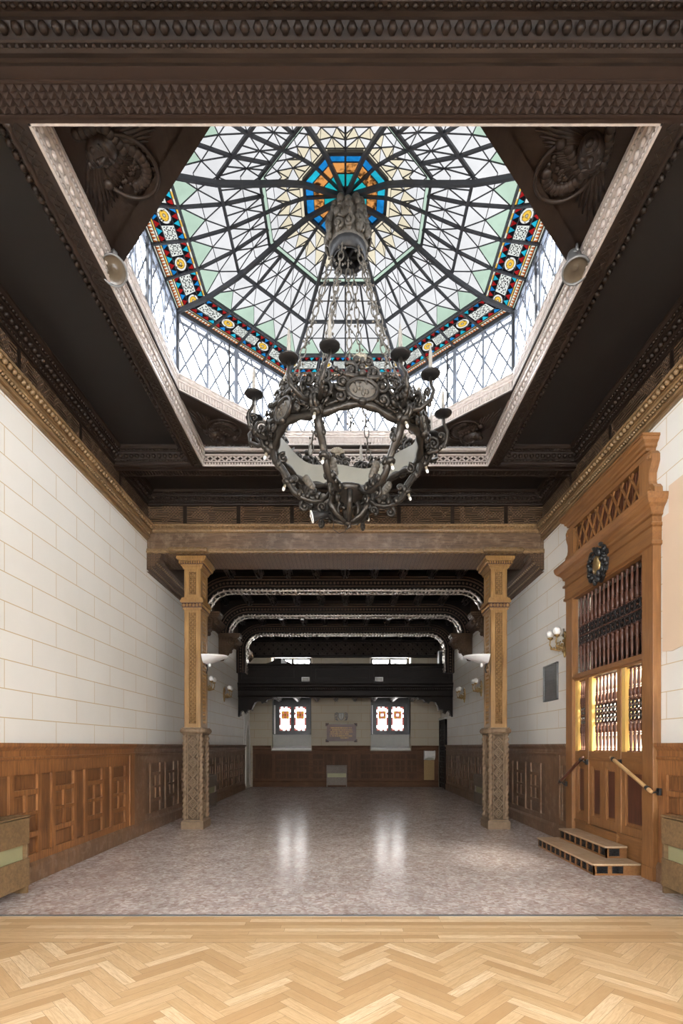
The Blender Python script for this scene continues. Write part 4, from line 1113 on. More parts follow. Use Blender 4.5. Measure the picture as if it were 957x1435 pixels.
# ------------------------------------------------------------------ end wall: windows, plaque, crest, basin
def end_window(i, x0, x1, px):
    root = empty('window_%d' % i, ((x0 + x1)/2, YE + 0.42, 2.0), None, None, kind='structure')
    root['label'] = 'stained-glass window at the %s of the far wall' % ('left' if x0 < 0 else 'right')
    yf = YE + 0.40; a, b = x0, x1
    mb = MB().mat('iron'); hs = [(p, q, 2.20, 3.14) for p, q in px]; 
    T = wallframe((0, yf, 0), (1, 0, 0), (0, -1, 0)); m2 = MB(T).mat('iron'); holes(m2, a, b, 2.03, 3.6, -0.06, 0.0, hs)
    for p, q, z0, z1 in hs:
        for u0, u1, w0, w1 in ((p - 0.03, p, z0 - 0.03, z1 + 0.03), (q, q + 0.03, z0 - 0.03, z1 + 0.03), (p, q, z0 - 0.03, z0), (p, q, z1, z1 + 0.03)): m2.box((u0, 0, w0), (u1, 0.02, w1))
    m2.build('frame', root)
    mb = MB().mat('white'); mb.box((x0, yf - 0.1, 2.06), (x0 + 0.09, yf + 0.02, 3.2)); mb.mat('iron'); mb.box((x0 + 0.02, yf - 0.35, 2.05), (x0 + 0.04, yf - 0.1, 3.6)); mb.box((x1 - 0.08, yf - 0.35, 2.05), (x1 - 0.03, yf - 0.1, 3.6)); mb.build('casing', root)
    for p, q in px:
        mb = MB(); c = (p + q)/2; y = yf + 0.03
        def quad(m, u0, u1, w0, w1, uv=None): mb.mat(m); mb.add([(u0, y, w0), (u1, y, w0), (u1, y, w1), (u0, y, w1)], [(0, 1, 2, 3)])
        w = (q - p); z0, z1 = 2.20, 3.14; B = 0.055
        nb = 9
        for k in range(nb):
            m = ['g_lred', 'g_lwhite'][k % 2] if k % 3 else 'g_lred'; za, zb = z0 + (z1 - z0)*k/nb, z0 + (z1 - z0)*(k + 1)/nb
            quad(m, p, p + B, za, zb); quad(m, q - B, q, za, zb)
        for k in range(4):
            ua, ub = p + B + (w - 2*B)*k/4, p + B + (w - 2*B)*(k + 1)/4; quad(['g_lred', 'g_lwhite'][k % 2], ua, ub, z0, z0 + B); quad(['g_lwhite', 'g_lred'][k % 2], ua, ub, z1 - B, z1)
        # white quarries round a small heraldic rose
        zr_ = 2.82; h = 0.15
        quad('g_lwhite', p + B, q - B, z0 + B, zr_ - h); quad('g_lwhite', p + B, q - B, zr_ + h, z1 - B); quad('g_lwhite', p + B, c - h, zr_ - h, zr_ + h); quad('g_lwhite', c + h, q - B, zr_ - h, zr_ + h)
        g = h/3
        pat = [['g_lyel', 'g_lred', 'g_lyel'], ['g_lred', 'g_lwhite' if p > -1.9 else 'g_lyel', 'g_lred'], ['g_lyel', 'g_lred', 'g_lyel']]
        for r in range(3):
            for s in range(3): quad(pat[r][s], c - h + s*2*g, c - h + (s + 1)*2*g, zr_ - h + r*2*g, zr_ - h + (r + 1)*2*g)
        pane = mb.build('pane', root, fix=False)
        mb = MB().mat('came')
        for k in range(1, 12):
            z = z0 + B + k*0.075
            if z < z1 - B: 
                for sg in (1, -1):
                    z2 = z + sg*0.14
                    if z0 + B < z2 < z1 - B: mb.bar((p + B, y - 0.006, z), (q - B, y - 0.006, z2), 0.005, 0.005, (0, 1, 0))
        mb.ell((c, y - 0.01, zr_), (0.03, 0.01, 0.03), 8, 5)
        for a_ in range(4): mb.ell((c + 0.075*math.cos(a_*PI/2), y - 0.01, zr_ + 0.075*math.sin(a_*PI/2)), (0.016, 0.01, 0.016), 6, 4)
        mb.build('leading', pane)
end_window(9, LW[0][0], LW[0][1], ((-2.61, -2.17), (-2.02, -1.57)))
end_window(10, LW[1][0], LW[1][1], ((1.24, 1.68), (1.83, 2.31)))
for i, (a, b) in enumerate(LW):
    mb = MB().mat('greystone'); mb.prism([(YE + 0.5, 1.40), (YE + 0.5, 2.04), (YE + 0.34, 2.04), (YE + 0.34, 1.56), (YE + 0.30, 1.53), (YE - 0.02, 1.45), (YE - 0.02, 1.40)], 'x', a, b)
    mb.mat('white'); mb.prism([(YE + 0.305, 1.537), (YE - 0.03, 1.452), (YE - 0.03, 1.475), (YE + 0.305, 1.56)], 'x', a + 0.001, b - 0.001)
    struct(mb, 'window_sill_%d' % (i + 1))
    root = empty('window_%d' % (11 + i), ((a + b)/2, YE + 0.45, 4.0), None, None, kind='structure'); root['label'] = 'gallery window above the %s far window' % ('left' if a < 0 else 'right')
    mb = MB(); T = wallframe((0, YE + 0.45, 0), (1, 0, 0), (0, -1, 0)); mb = MB(T).mat('iron'); holes(mb, a, b, 3.95, 5.12, -0.05, 0, [(a + 0.1, (a + b)/2 - 0.05, 4.05, 5.02), ((a + b)/2 + 0.05, b - 0.1, 4.05, 5.02)]); mb.build('frame', root)
    mb = MB(T).mat('g_open'); mb.add([(a, -0.02, 3.95), (b, -0.02, 3.95), (b, -0.02, 5.12), (a, -0.02, 5.12)], [(0, 1, 2, 3)]); mb.build('pane', root, fix=False)
    mb = MB().mat('cream'); mb.box((a - 0.04, YE - 0.03, 5.08), (b + 0.04, YE + 0.4, 5.16)); mb.box((a - 0.05, YE - 0.05, 3.95), (a, YE + 0.0, 5.1)); mb.box((b, YE - 0.05, 3.95), (b + 0.05, YE + 0.0, 5.1)); mb.build('surround', root)
# plaque and stone crest
def plaque():
    root = empty('plaque_sign', (-0.15, YE - 0.03, 2.10), 'red-brown wooden plaque with gold lettering on the far wall', 'plaque')
    T = wallframe((-0.155, YE - 0.004, 2.105), (1, 0, 0), (0, -1, 0)); mb = MB(T).mat('plaque'); mb.box((-0.55, 0, -0.31), (0.55, 0.035, 0.31)); 
    for x in (-0.55, 0.55): mb.box((x - 0.02, 0, -0.31), (x + 0.02, 0.05, 0.31))
    for z in (-0.31, 0.31): mb.box((-0.55, 0, z - 0.02), (0.55, 0.05, z + 0.02))
    mb.build('board', root)
    for x in (-0.55, 0.55):
        for z in (-0.31, 0.31):
            mb = MB(T).mat('plaque'); mb.box((x - 0.065, 0, z - 0.06), (x + 0.065, 0.055, z + 0.06)); mb.mat('iron'); mb.ell((x, 0.06, z), (0.03, 0.015, 0.03), 8, 5); mb.build('corner_block', root)
    mb = MB(T).mat('goldpaint'); q = random.Random(3)
    for r, (a, b) in enumerate(((-0.42, 0.42), (-0.44, 0.45), (-0.44, 0.43), (-0.44, 0.28), (-0.44, 0.44), (-0.03, 0.26))):
        z = 0.185 - r*0.078; x = a       # rows of small gilt capitals, too worn and small to read
        while x < b - 0.02:
            if q.random() < 0.14: x += 0.022; continue
            w = q.uniform(0.014, 0.022); h = 0.04
            mb.box((x, 0.035, z - h/2), (x + 0.006, 0.039, z + h/2))
            k = q.randrange(4)
            if k != 1: mb.box((x, 0.035, z + h/2 - 0.006), (x + w, 0.039, z + h/2))
            if k != 2: mb.box((x, 0.035, z - 0.003), (x + w, 0.039, z + 0.003))
            if k in (0, 3): mb.box((x + w - 0.006, 0.035, z - h/2), (x + w, 0.039, z + h/2))
            x += w + 0.012
    mb.build('lettering', root)
plaque()
def wall_crest():
    root = empty('stone_crest', (-0.17, YE - 0.03, 2.74), 'small grey carved shield with scrolls on the far wall above the plaque', 'crest')
    T = wallframe((-0.165, YE, 2.74), (1, 0, 0), (0, -1, 0)); mb = MB(T).mat('greystone')
    P = [(-0.10, 0.13), (0.10, 0.13), (0.11, 0.0), (0.07, -0.10), (0, -0.15), (-0.07, -0.10), (-0.11, 0.0)]
    mb.prism(P, 'y', 0, 0.03); mb.build('shield', root)
    mb = MB(T).mat('grey')
    mb.tube([(x, 0.03, z) for x, z in P], 0.012, 6, closed=True)
    for s in (1, -1):
        for z, r, f in ((0.08, 0.055, 1), (-0.03, 0.05, -1), (-0.12, 0.04, 1)): mb.scroll(Matrix.Translation((s*0.185, 0.02, z)), r, 0.013, 1.2, flip=f*s)
        mb.tube([(s*0.12, 0.02, 0.13), (s*0.18, 0.02, 0.15), (s*0.24, 0.02, 0.12), (s*0.25, 0.02, 0.0), (s*0.23, 0.02, -0.12), (s*0.12, 0.02, -0.15)], 0.011, 6)
    mb.bar((0, 0.035, 0.1), (0, 0.035, -0.1), 0.012, 0.012); mb.build('scrollwork', root)
wall_crest()
def basin():
    root = empty('stone_basin', (3.25, YE, 1.0), 'pale stone basin above an ochre board in the far right corner', 'basin')
    mb = MB().mat('plaster'); T = wallframe((3.25, YE, 0), (1, 0, 0), (0, -1, 0)); mb = MB(T).mat('plaster')
    mb.prism([(0, 1.05), (0.10, 1.05), (0.20, 1.12), (0.26, 1.22), (0.26, 1.40), (0.22, 1.40), (0.20, 1.28), (0.05, 1.26), (0.05, 1.42), (0, 1.42)], 'x', -0.21, 0.21)
    for x in (-0.21, 0.19): mb.box((x, 0, 1.2), (x + 0.02, 0.25, 1.41))
    mb.mat('stained'); mb.ell((0, 0.15, 1.10), (0.18, 0.10, 0.06), 10, 6); mb.build('bowl', root)
    mb = MB(T).mat('rust'); mb.box((-0.20, 0.05, 0.27), (0.20, 0.075, 1.04)); mb.build('backboard', root)
basin()

# dark studded door at the end of the right wall, plastered niche opposite
def studded_door():
    root = empty('door_1', (WX - 0.06, 20.0, 0), None, None, kind='structure'); root['label'] = 'dark studded door at the far end of the right wall'
    mb = MB(FR).mat('black'); mb.box((19.45, 0, 0), (19.62, 0.08, 2.55)); mb.box((20.5, 0, 0), (20.66, 0.08, 2.55)); mb.box((19.45, 0, 2.40), (20.66, 0.08, 2.58)); mb.mat('plaster'); mb.box((19.42, 0, 2.58), (20.68, 0.10, 2.66)); mb.build('door_frame', root)
    mb = MB(FR).mat('black'); mb.box((19.62, 0, 0.02), (20.5, 0.05, 2.40)); mb.mat('grey')
    for i in range(3):
        for j in range(11):
            y = 19.75 + i*0.3; z = 0.2 + j*0.2; mb.mat('black'); mb.box((y - 0.10, 0.05, z - 0.07), (y + 0.10, 0.065, z + 0.07)); mb.mat('grey'); mb.ell((y, 0.066, z), (0.03, 0.02, 0.03), 8, 5)
    mb.build('door_leaf', root)
studded_door()
def niche():
    mb = MB(FL).mat('stained'); mb.box((19.44, 0, 0), (YE, 0.03, 1.62)); mb.mat('plaster'); mb.box((19.44, 0, 1.62), (20.35, 0.02, 2.9))
    mb.mat('stained'); P = [(19.62, 0.1), (20.38, 0.1), (20.38, 1.9), (20.30, 2.15), (20.0, 2.5), (19.70, 2.15), (19.62, 1.9)]
    mb.prism(P, 'y', 0.02, 0.045, T=Matrix(((1,0,0,0),(0,1,0,0),(0,0,1,0),(0,0,0,1)))); mb.mat('plaster')
    for a, b in zip(P[1:], P[2:] + P[:1]): mb.bar((a[0], 0.045, a[1]), (b[0], 0.045, b[1]), 0.05, 0.04, (0, 1, 0))
    struct(mb, 'door_2', 'blocked pointed doorway in pale plaster at the far end of the left wall')
niche()

# ------------------------------------------------------------------ radiator covers
def cover(m, loc, rot, lb, L=0.92, copy=None):
    root = empty('radiator_cover', (0, 0, 0), lb, 'radiator cover', 'wooden radiator covers')
    h, d = 0.83, 0.19
    mb = MB().mat(m)
    for x in (0, L - 0.035): mb.box((x, 0.0, 0.0), (x + 0.035, d, h))
    mb.box((0.0, -0.0, 0.10), (L, 0.02, 0.16)); mb.build('side_panels', root, bevel=0.004)
    mb = MB().mat(m); mb.box((0.01, d - 0.004, 0.54), (L - 0.01, d + 0.018, h - 0.01)); mb.build('upper_board', root, bevel=0.004)
    mb = MB().mat(m); mb.box((0.01, d - 0.004, 0.085), (L - 0.01, d + 0.018, 0.385)); mb.build('lower_board', root, bevel=0.004)
    mb = MB().mat(m); mb.box((0.0, 0.0, h), (L, 0.05, h + 0.018)); mb.box((0.0, 0.075, h), (L, 0.125, h + 0.018)); mb.box((0.0, 0.15, h), (L, d + 0.02, h + 0.018)); mb.build('slatted_top', root, bevel=0.003)
    mb = MB().mat('canvas'); mb.box((0.035, d - 0.06, 0.16), (L - 0.035, d - 0.045, h - 0.02)); mb.build('metal_panel', root)
    root.location = loc; root.rotation_euler.z = rot
    return root
# local x along the wall, local y out of the wall
cover('cover', (-WX + 0.08, 5.79, 0), -PI/2, 'grey-brown slatted radiator cover by the left wall beside the parquet', 1.0)
cover('cover', (WX - 0.08, 4.79, 0), PI/2, 'grey-brown slatted radiator cover by the right wall beside the portal', 1.0)
cover('covere', (-WX + 0.09, 14.2, 0), -PI/2, 'weathered radiator cover half hidden behind the left column')
cover('covere', (WX - 0.09, 13.28, 0), PI/2, 'weathered radiator cover beside the right column pedestal')
cover('covere', (0.06, YE - 0.09, 0), PI, 'weathered radiator cover against the far wall under the plaque', 0.79)

# ------------------------------------------------------------------ oak portal with turned-spindle grilles
FP = wallframe((WX, PY0, 0), (0, 1, 0), (-1, 0, 0)); PW = PY1 - PY0
def portal():
    root = empty('oak_portal', (WX, PY0 + PW/2, 0), 'tall honey-oak portal with turned spindle grilles in the right wall', 'portal')
    def part(name, fn, parent=root, **k):
        mb = MB(FP); fn(mb); return mb.build(name, parent, **k)
    def jamb(a, b):
        def f(mb): mb.mat('portal'); mb.box((a, 0.002, 0), (b, 0.10, 3.98)); mb.box((a - 0.01 if a < 0.1 else a, 0.0, 0), (b if a < 0.1 else b + 0.01, 0.11, 0.16))
        return f
    part('jamb', jamb(0.0, 0.235), bevel=0.004); part('jamb', jamb(PW - 0.235, PW), bevel=0.004)
    def ent(mb):
        mb.mat('portaly')
        prof = [(0, 3.96), (0.105, 3.96), (0.13, 3.975), (0.13, 4.01), (0.112, 4.02), (0.112, 4.18), (0.14, 4.19), (0.14, 4.22), (0.112, 4.235), (0.112, 4.30), (0.14, 4.315), (0.14, 4.345), (0.15, 4.36), (0.17, 4.39), (0.21, 4.42), (0.235, 4.46), (0.245, 4.50), (0.245, 4.53), (0, 4.53)]
        ring = [(-p[0] + 0.10, PW - 0.10 + p[0]) for p in prof]
        n = len(prof); vs = []
        for (d, z) in prof: vs.append((0.10 - d if d else 0.10 - 0.0, d, z))
        # mitred returns at both ends
        vs = []; fs = []
        for d, z in prof:
            e = max(0.0, d - 0.10)
            vs += [(-e, 0.002, z), (-e, d, z), (PW + e, d, z), (PW + e, 0.002, z)]
        for i in range(n - 1):
            for k in range(3): a = i*4 + k; fs.append((a, a + 1, a + 5, a + 4))
        fs.append((3, 2, 1, 0)); fs.append(tuple((n-1)*4 + k for k in range(4)))
        mb.add(vs, fs)
    part('entablature', ent)
    def attic(mb):
        mb.mat('portaly'); mb.box((0.16, 0.002, 4.53), (PW - 0.14, 0.10, 4.62)); mb.box((0.16, 0.002, 5.06), (PW - 0.14, 0.10, 5.14))
        mb.mat('portal')
        for a, b in ((0.16, 0.30), (PW - 0.28, PW - 0.14)): mb.box((a, 0.002, 4.62), (b, 0.10, 5.06))
        mb.mat('black'); mb.box((0.30, 0.002, 4.62), (PW - 0.28, 0.012, 5.06))
    part('attic_frame', attic, bevel=0.003)
    def topc(mb):
        mb.mat('portaly'); prof = [(0.10, 5.13), (0.12, 5.135), (0.125, 5.165), (0.15, 5.18), (0.155, 5.21), (0.19, 5.235), (0.20, 5.265), (0.215, 5.27), (0.215, 5.30), (0.0, 5.30)]
        vs = []; fs = []; n = len(prof)
        for d, z in prof:
            e = max(0.0, d - 0.10) if d else 0.1
            vs += [(0.13 - e, 0.002, z), (0.13 - e, max(d, 0.004), z), (PW - 0.11 + e, max(d, 0.004), z), (PW - 0.11 + e, 0.002, z)]
        for i in range(n - 1):
            for k in range(3): a = i*4 + k; fs.append((a, a + 1, a + 5, a + 4))
        fs.append((3, 2, 1, 0)); fs.append(tuple((n-1)*4 + k for k in range(4)))
        mb.add(vs, fs)
    part('top_cornice', topc)
    def lattice(mb):
        u0, u1, z0, z1 = 0.30, PW - 0.28, 4.62, 5.06
        def diag(m, d, w, step, slope):
            mb.mat(m); k = -4
            while True:
                a = u0 + k*step
                if a > u1 + 1: break
                for sg in (1, -1):
                    p = Vector((a, d, z0)); q = Vector((a + sg*slope*(z1 - z0), d, z1)); dd = q - p
                    ta, tb = sorted(((u0 - p.x)/dd.x, (u1 - p.x)/dd.x)); ta = max(0, ta); tb = min(1, tb)
                    if tb - ta > 0.02: mb.bar(p + dd*ta, p + dd*tb, w, 0.022, (0, 1, 0))
                k += 1
        diag('portal', 0.065, 0.024, 0.235, 0.62)
        mb.mat('redwood'); n = 26
        for i in range(n):
            u = u0 + (i + 0.5)*(u1 - u0)/n; mb.box((u - 0.02, 0.02, z0), (u + 0.02, 0.04, z1))
    part('lattice', lattice)
    for s in (0, 1):
        def vol(mb):
            mb.mat('portal'); X = lambda u: u if s == 0 else PW + 0.02 - u
            P = [(0.16, 4.53), (0.0, 4.53), (-0.035, 4.56), (-0.03, 4.64), (0.01, 4.69), (0.07, 4.71), (0.09, 4.76), (0.085, 4.86), (0.05, 4.92), (0.02, 4.98), (0.02, 5.06), (0.06, 5.11), (0.16, 5.12)]
            mb.prism([(X(u), z) for u, z in P], 'y', 0.002, 0.10)
            for c, r in (((0.075, 5.04), 0.045), ((0.05, 4.61), 0.055)):
                mb.tube([(X(c[0] + r*(1 - i/22)*math.cos(i*0.55)), 0.102, c[1] + r*(1 - i/22)*math.sin(i*0.55)) for i in range(22)], 0.011, 6)
                mb.ell((X(c[0]), 0.10, c[1]), (0.016, 0.016, 0.016), 7, 5)
        part('scroll_bracket', vol, bevel=0.004)
    # black coat of arms
    def arms(mb):
        mb.mat('iron'); cu, cz = 1.21, 4.14
        mb.prism([(cu + x, cz + z) for x, z in ((-0.17, 0.2), (0.17, 0.2), (0.2, 0.05), (0.16, -0.14), (0, -0.25), (-0.16, -0.14), (-0.2, 0.05))], 'y', 0.11, 0.15)
        q = random.Random(5)
        for i in range(26):
            a = i*2*PI/26; r = q.uniform(0.15, 0.24); mb.ell((cu + r*math.cos(a), 0.16 + q.uniform(0, 0.05), cz + r*1.05*math.sin(a)), (q.uniform(0.03, 0.06), 0.035, q.uniform(0.03, 0.06)), 7, 5)
        for sg in (1, -1):
            for z, r in ((0.16, 0.07), (0.0, 0.06), (-0.14, 0.07)): mb.scroll(Matrix.Translation((cu + sg*0.19, 0.18, cz + z)), r, 0.018, 1.3, flip=sg)
            mb.ell((cu + sg*0.10, 0.17, cz + 0.27), (0.07, 0.04, 0.04), 8, 5)
    ar = part('coat_of_arms', arms); ar['label'] = 'black carved coat of arms'
    def sh(mb): mb.mat('brass'); mb.ell((1.21, 0.185, 4.14), (0.11, 0.045, 0.14), 12, 8)
    part('gilt_shield', sh, ar)
    # spindle grilles
    SP = [(0.0, 0), (0.026, 0.0), (0.026, 0.02), (0.014, 0.03), (0.024, 0.05), (0.014, 0.065), (0.018, 0.10), (0.026, 0.26), (0.018, 0.285), (0.03, 0.30), (0.018, 0.315), (0.03, 0.34), (0.032, 0.44), (0.022, 0.46), (0.034, 0.475), (0.02, 0.49), (0.012, 0.50), (0.0, 0.50)]
    def grille(name, u0, u1, z0, z1, n, d=-0.02):
        hgt = z1 - z0; sh_ = hgt*0.375; s = sh_/0.5
        st = (u1 - u0)/n
        def band(zc):
            def f(mb):
                mb.mat('iron'); hh = hgt*0.052
                for i in range(n):
                    u = u0 + (i + 0.5)*st
                    for sg in (1, -1):
                        mb.tube([(u + sg*st*0.5*math.cos(a), d, zc + hh*math.sin(a)) for a in [PI*k/6 - PI/2 for k in range(7)]], 0.010, 5)
                        mb.bar((u - st*0.5, d, zc - sg*hh), (u + st*0.5, d, zc + sg*hh), 0.012, 0.012, (0, 1, 0))
                    mb.mat('redwood'); mb.ell((u, d, zc), (0.018, 0.018, 0.018), 6, 4); mb.mat('iron')
            return f
        def rail_(zc):
            def f(mb): mb.mat('redwood'); mb.box((u0, d - 0.012, zc - 0.008), (u1, d + 0.012, zc + 0.008)); mb.beads((u0, d, zc), (u1, d, zc), st, (0.03, 0.026, 0.018), nu=8)
            return f
        def rails(mb): mb.mat('redwood'); mb.box((u0, d - 0.03, z0), (u1, d + 0.03, z0 + 0.012))
        g = part(name, rails); src = None
        part('grille_top_rail', lambda mb: mb.mat('redwood').box((u0, d - 0.03, z1 - 0.012), (u1, d + 0.03, z1)), g)
        for k in (0.435, 0.565): part('iron_band', band(z0 + hgt*k), g)
        for k in (0.375, 0.5, 0.625): part('beaded_rail', rail_(z0 + hgt*k), g)
        for i in range(n):
            u = u0 + (i + 0.5)*(u1 - u0)/n
            for top in (0, 1):
                if src is None:
                    mb = MB().mat('redwood'); mb.lathe([(r, z*s) for r, z in SP], n=8)
                    me_o = mb.build('spindle', None); src = me_o; o = src
                else: o = src.copy(); COL.objects.link(o)
                o.parent = g
                w = FP @ Vector((u, d, z0 if not top else z1)); o.location = w - parent_loc(g)
                if top: o.rotation_euler = (PI, 0, 0)
        return g
    grille('upper_spindle_grille', 0.235, PW - 0.235, 2.73, 3.95, 16)
    def backing(mb): mb.mat('black'); mb.box((0.13, -0.27, 2.69), (PW - 0.13, -0.25, 4.0)); mb.box((0.13, -0.27, 2.66), (PW - 0.13, 0.0, 2.69))
    part('grille_backboard', backing)
    def transom(mb): mb.mat('portaly'); mb.box((0.235, -0.06, 2.63), (PW - 0.235, 0.07, 2.735)); mb.box((0.235, -0.06, 2.66), (PW - 0.235, 0.095, 2.70))
    part('transom', transom, bevel=0.003)
    def head(mb): mb.mat('portaly'); mb.box((0.235, -0.05, 3.94), (PW - 0.235, 0.09, 3.98))
    part('head_rail', head, bevel=0.003)
    B = [(0.235, 0.86), (0.86, 1.80), (1.80, PW - 0.235)]
    for i, (a, b) in enumerate(B):
        aa = a + (0.05 if i else 0.0); bb = b - 0.05 if i < 2 else b
        part('grille_post', lambda mb: mb.mat('yellow').box((bb - 0.085, -0.10, 1.5), (bb, 0.045, 2.63)))
        part('grille_edge', lambda mb: mb.mat('yellow').box((aa, -0.05, 1.5), (aa + 0.03, 0.04, 2.63)))
        grille('lower_spindle_grille', aa + 0.03, bb - 0.085, 1.52, 2.62, (5, 7, 4)[i], -0.01)
    def posts(mb):
        mb.mat('portal')
        for u in (0.86, 1.80): mb.box((u - 0.05, -0.06, 0.42), (u + 0.05, 0.06, 2.63))
    part('mullion_post', posts, bevel=0.003)
    def rail(mb): mb.mat('portaly'); mb.box((0.235, -0.06, 1.38), (PW - 0.235, 0.055, 1.52)); mb.box((0.235, -0.06, 0.0), (PW - 0.235, 0.05, 0.42)); mb.box((0.235, 0.05, 0.40), (0.86, 0.07, 0.44)); mb.box((1.80, 0.05, 0.40), (PW - 0.235, 0.07, 0.44)); mb.box((0.86, 0.05, 0.303), (1.80, 0.09, 0.42))
    part('bottom_rail', rail, bevel=0.003)
    def leaf(a, b):
        def f(mb):
            mb.mat('portal'); mb.box((a, -0.05, 0.42), (b, 0.02, 1.38))
            holes(mb, a, b, 0.43, 1.38, 0.02, 0.045, [(a + 0.085, b - 0.085, 0.55, 1.29)])
            for u0, u1, w0, w1 in ((a + 0.085, a + 0.11, 0.55, 1.29), (b - 0.11, b - 0.085, 0.55, 1.29), (a + 0.11, b - 0.11, 0.55, 0.575), (a + 0.11, b - 0.11, 1.265, 1.29)): mb.box((u0, 0.02, w0), (u1, 0.032, w1))
            mb.mat('redwood'); mb.box((a + 0.125, 0.0, 0.60), (b - 0.125, 0.028, 1.24))
        return f
    part('panel', leaf(0.235, 0.81)); part('door_leaf', leaf(0.91, 1.328)); part('door_leaf', leaf(1.332, 1.75)); part('panel', leaf(1.85, PW - 0.235))
    return root
portal()
# lit lobby behind the grilles
T = FP
mb = MB(FP).mat('cream'); mb.box((-0.6, -1.9, 0.2), (PW + 0.6, -1.8, 4.1)); mb.box((-0.7, -1.9, 0.2), (-0.6, -0.3, 4.1)); mb.box((PW + 0.6, -1.9, 0.2), (PW + 0.7, -0.3, 4.1)); mb.box((-0.7, -1.9, 2.95), (PW + 0.7, -0.3, 3.05)); mb.mat('oakd'); mb.box((-0.7, -1.9, 0.2), (PW + 0.7, -0.3, 0.3)); struct(mb, 'wall_lobby')
def lamp(name, loc, size, power, rot=(0, 0, 0), col=(1, 1, 1), sy=None):
    l = bpy.data.lights.new(name, 'AREA'); l.energy = power; l.color = col; l.size = size
    if sy: l.shape = 'RECTANGLE'; l.size_y = sy
    o = bpy.data.objects.new(name, l); COL.objects.link(o); o.location = loc; o.rotation_euler = rot; return o
lamp('lobby_ceiling_lamp', (WX + 1.1, PY0 + PW/2, 2.9), 0.8, LOBBY, (0, 0, 0), (1.0, 0.95, 0.86))

# two-tread wooden step
def steps():
    root = empty('wooden_steps', (3.4, 7.5, 0), 'two-tread wooden step with iron grilles in front of the portal doors', 'steps')
    def unit(name, x0, y0, y1, z0, z1, nf, ne):
        x1 = WX - 0.076
        mb = MB().mat('step'); t = 0.022; mb.box((x0 - 0.015, y0 - 0.015, z1 - t), (x1, y1 + 0.015, z1)); mb.build(name + '_tread', root, bevel=0.004)
        mb = MB().mat('portaly'); w = 0.035; h0, h1 = z0 + 0.022, z1 - t - 0.012
        T = wallframe((x0, 0, 0), (0, 1, 0), (-1, 0, 0)); m = MB(T).mat('portaly'); st = (y1 - y0)/nf; hs = [(y0 + i*st + 0.022, y0 + (i + 1)*st - 0.022, h0, h1) for i in range(nf)]
        holes(m, y0, y1, z0, z1 - t, -0.02, 0, hs)
        T2 = wallframe((0, y0, 0), (1, 0, 0), (0, -1, 0)); m2 = MB(T2).mat('portaly'); h2 = [(x0 + 0.04 + i*0.19, x0 + 0.18 + i*0.19, h0, h1) for i in range(ne)]
        holes(m2, x0, x1, z0, z1 - t, -0.02, 0, h2)
        T3 = wallframe((0, y1, 0), (1, 0, 0), (0, 1, 0)); m3 = MB(T3).mat('portaly'); m3.box((x0, -0.02, z0), (x1, 0, z1 - t))
        for q in (m2, m3):
            b = len(m.v); 
            Ti = m.T.inverted(); m.add([Ti @ v for v in q.v], q.f)
        o = m.build(name + '_body', root)
        g = MB().mat('iron'); g.box((x0 + 0.019, y0 + 0.02, z0), (x0 + 0.03, y1 - 0.02, z1 - t)); g.box((x0 + 0.02, y0 + 0.019, z0), (x1, y0 + 0.03, z1 - t))
        def grid(F_, a, b, c, d):
            g.T = F_; k = 4
            for i in range(k + 1):
                u = a + (b - a)*i/k; g.bar((u, -0.008, c), (a + (b - a)*(k - i)/k, -0.008, d), 0.006, 0.006, (0, 1, 0))
                z = c + (d - c)*i/k; g.bar((a, -0.008, z), (b, -0.008, z), 0.005, 0.006, (0, 1, 0)); g.bar((u, -0.008, c), (u, -0.008, d), 0.005, 0.006, (0, 1, 0))
        for q in hs: grid(T, *q)
        for q in h2: grid(T2, *q)
        g.build(name + '_grilles', o)
    unit('lower', 3.06, 6.56, 8.44, 0.0, 0.145, 11, 2); unit('upper', 3.37, 6.88, 8.36, 0.145, 0.30, 8, 1)
steps()
def handrail(m, p, q, lb, wl=(3.655, 3.655)):
    p, q = Vector(p), Vector(q); root = empty('handrail', p, lb, 'handrail', 'handrails of the portal steps')
    mb = MB().mat(m); d = (q - p).normalized(); mb.tube([p - d*0.02, p, q, q + d*0.02], [0.018, 0.024, 0.024, 0.02], 10); mb.build('rod', root)
    for t, wx in ((0.06, wl[0]), (0.93, wl[1])):
        c = p.lerp(q, t); mb = MB().mat('iron'); mb.tube([c - d*0.025, c + d*0.025], 0.03, 10); mb.tube([c + Vector((0.02, 0, -0.01)), c + Vector((0.06, 0, -0.05)), Vector((wx - 0.01, c.y, c.z - 0.04))], 0.011, 6)
        mb.box((wx - 0.03, c.y - 0.025, c.z - 0.08), (wx, c.y + 0.025, c.z)) ; mb.build('wall_bracket', root)
handrail('pale', (3.56, 7.12, 1.44), (3.50, 6.10, 1.08), 'pale round wooden handrail at the near side of the portal')
handrail('redwood', (3.56, 7.98, 1.42), (3.50, 8.72, 0.99), 'dark red-brown handrail at the far side of the portal', (3.655, 3.607))

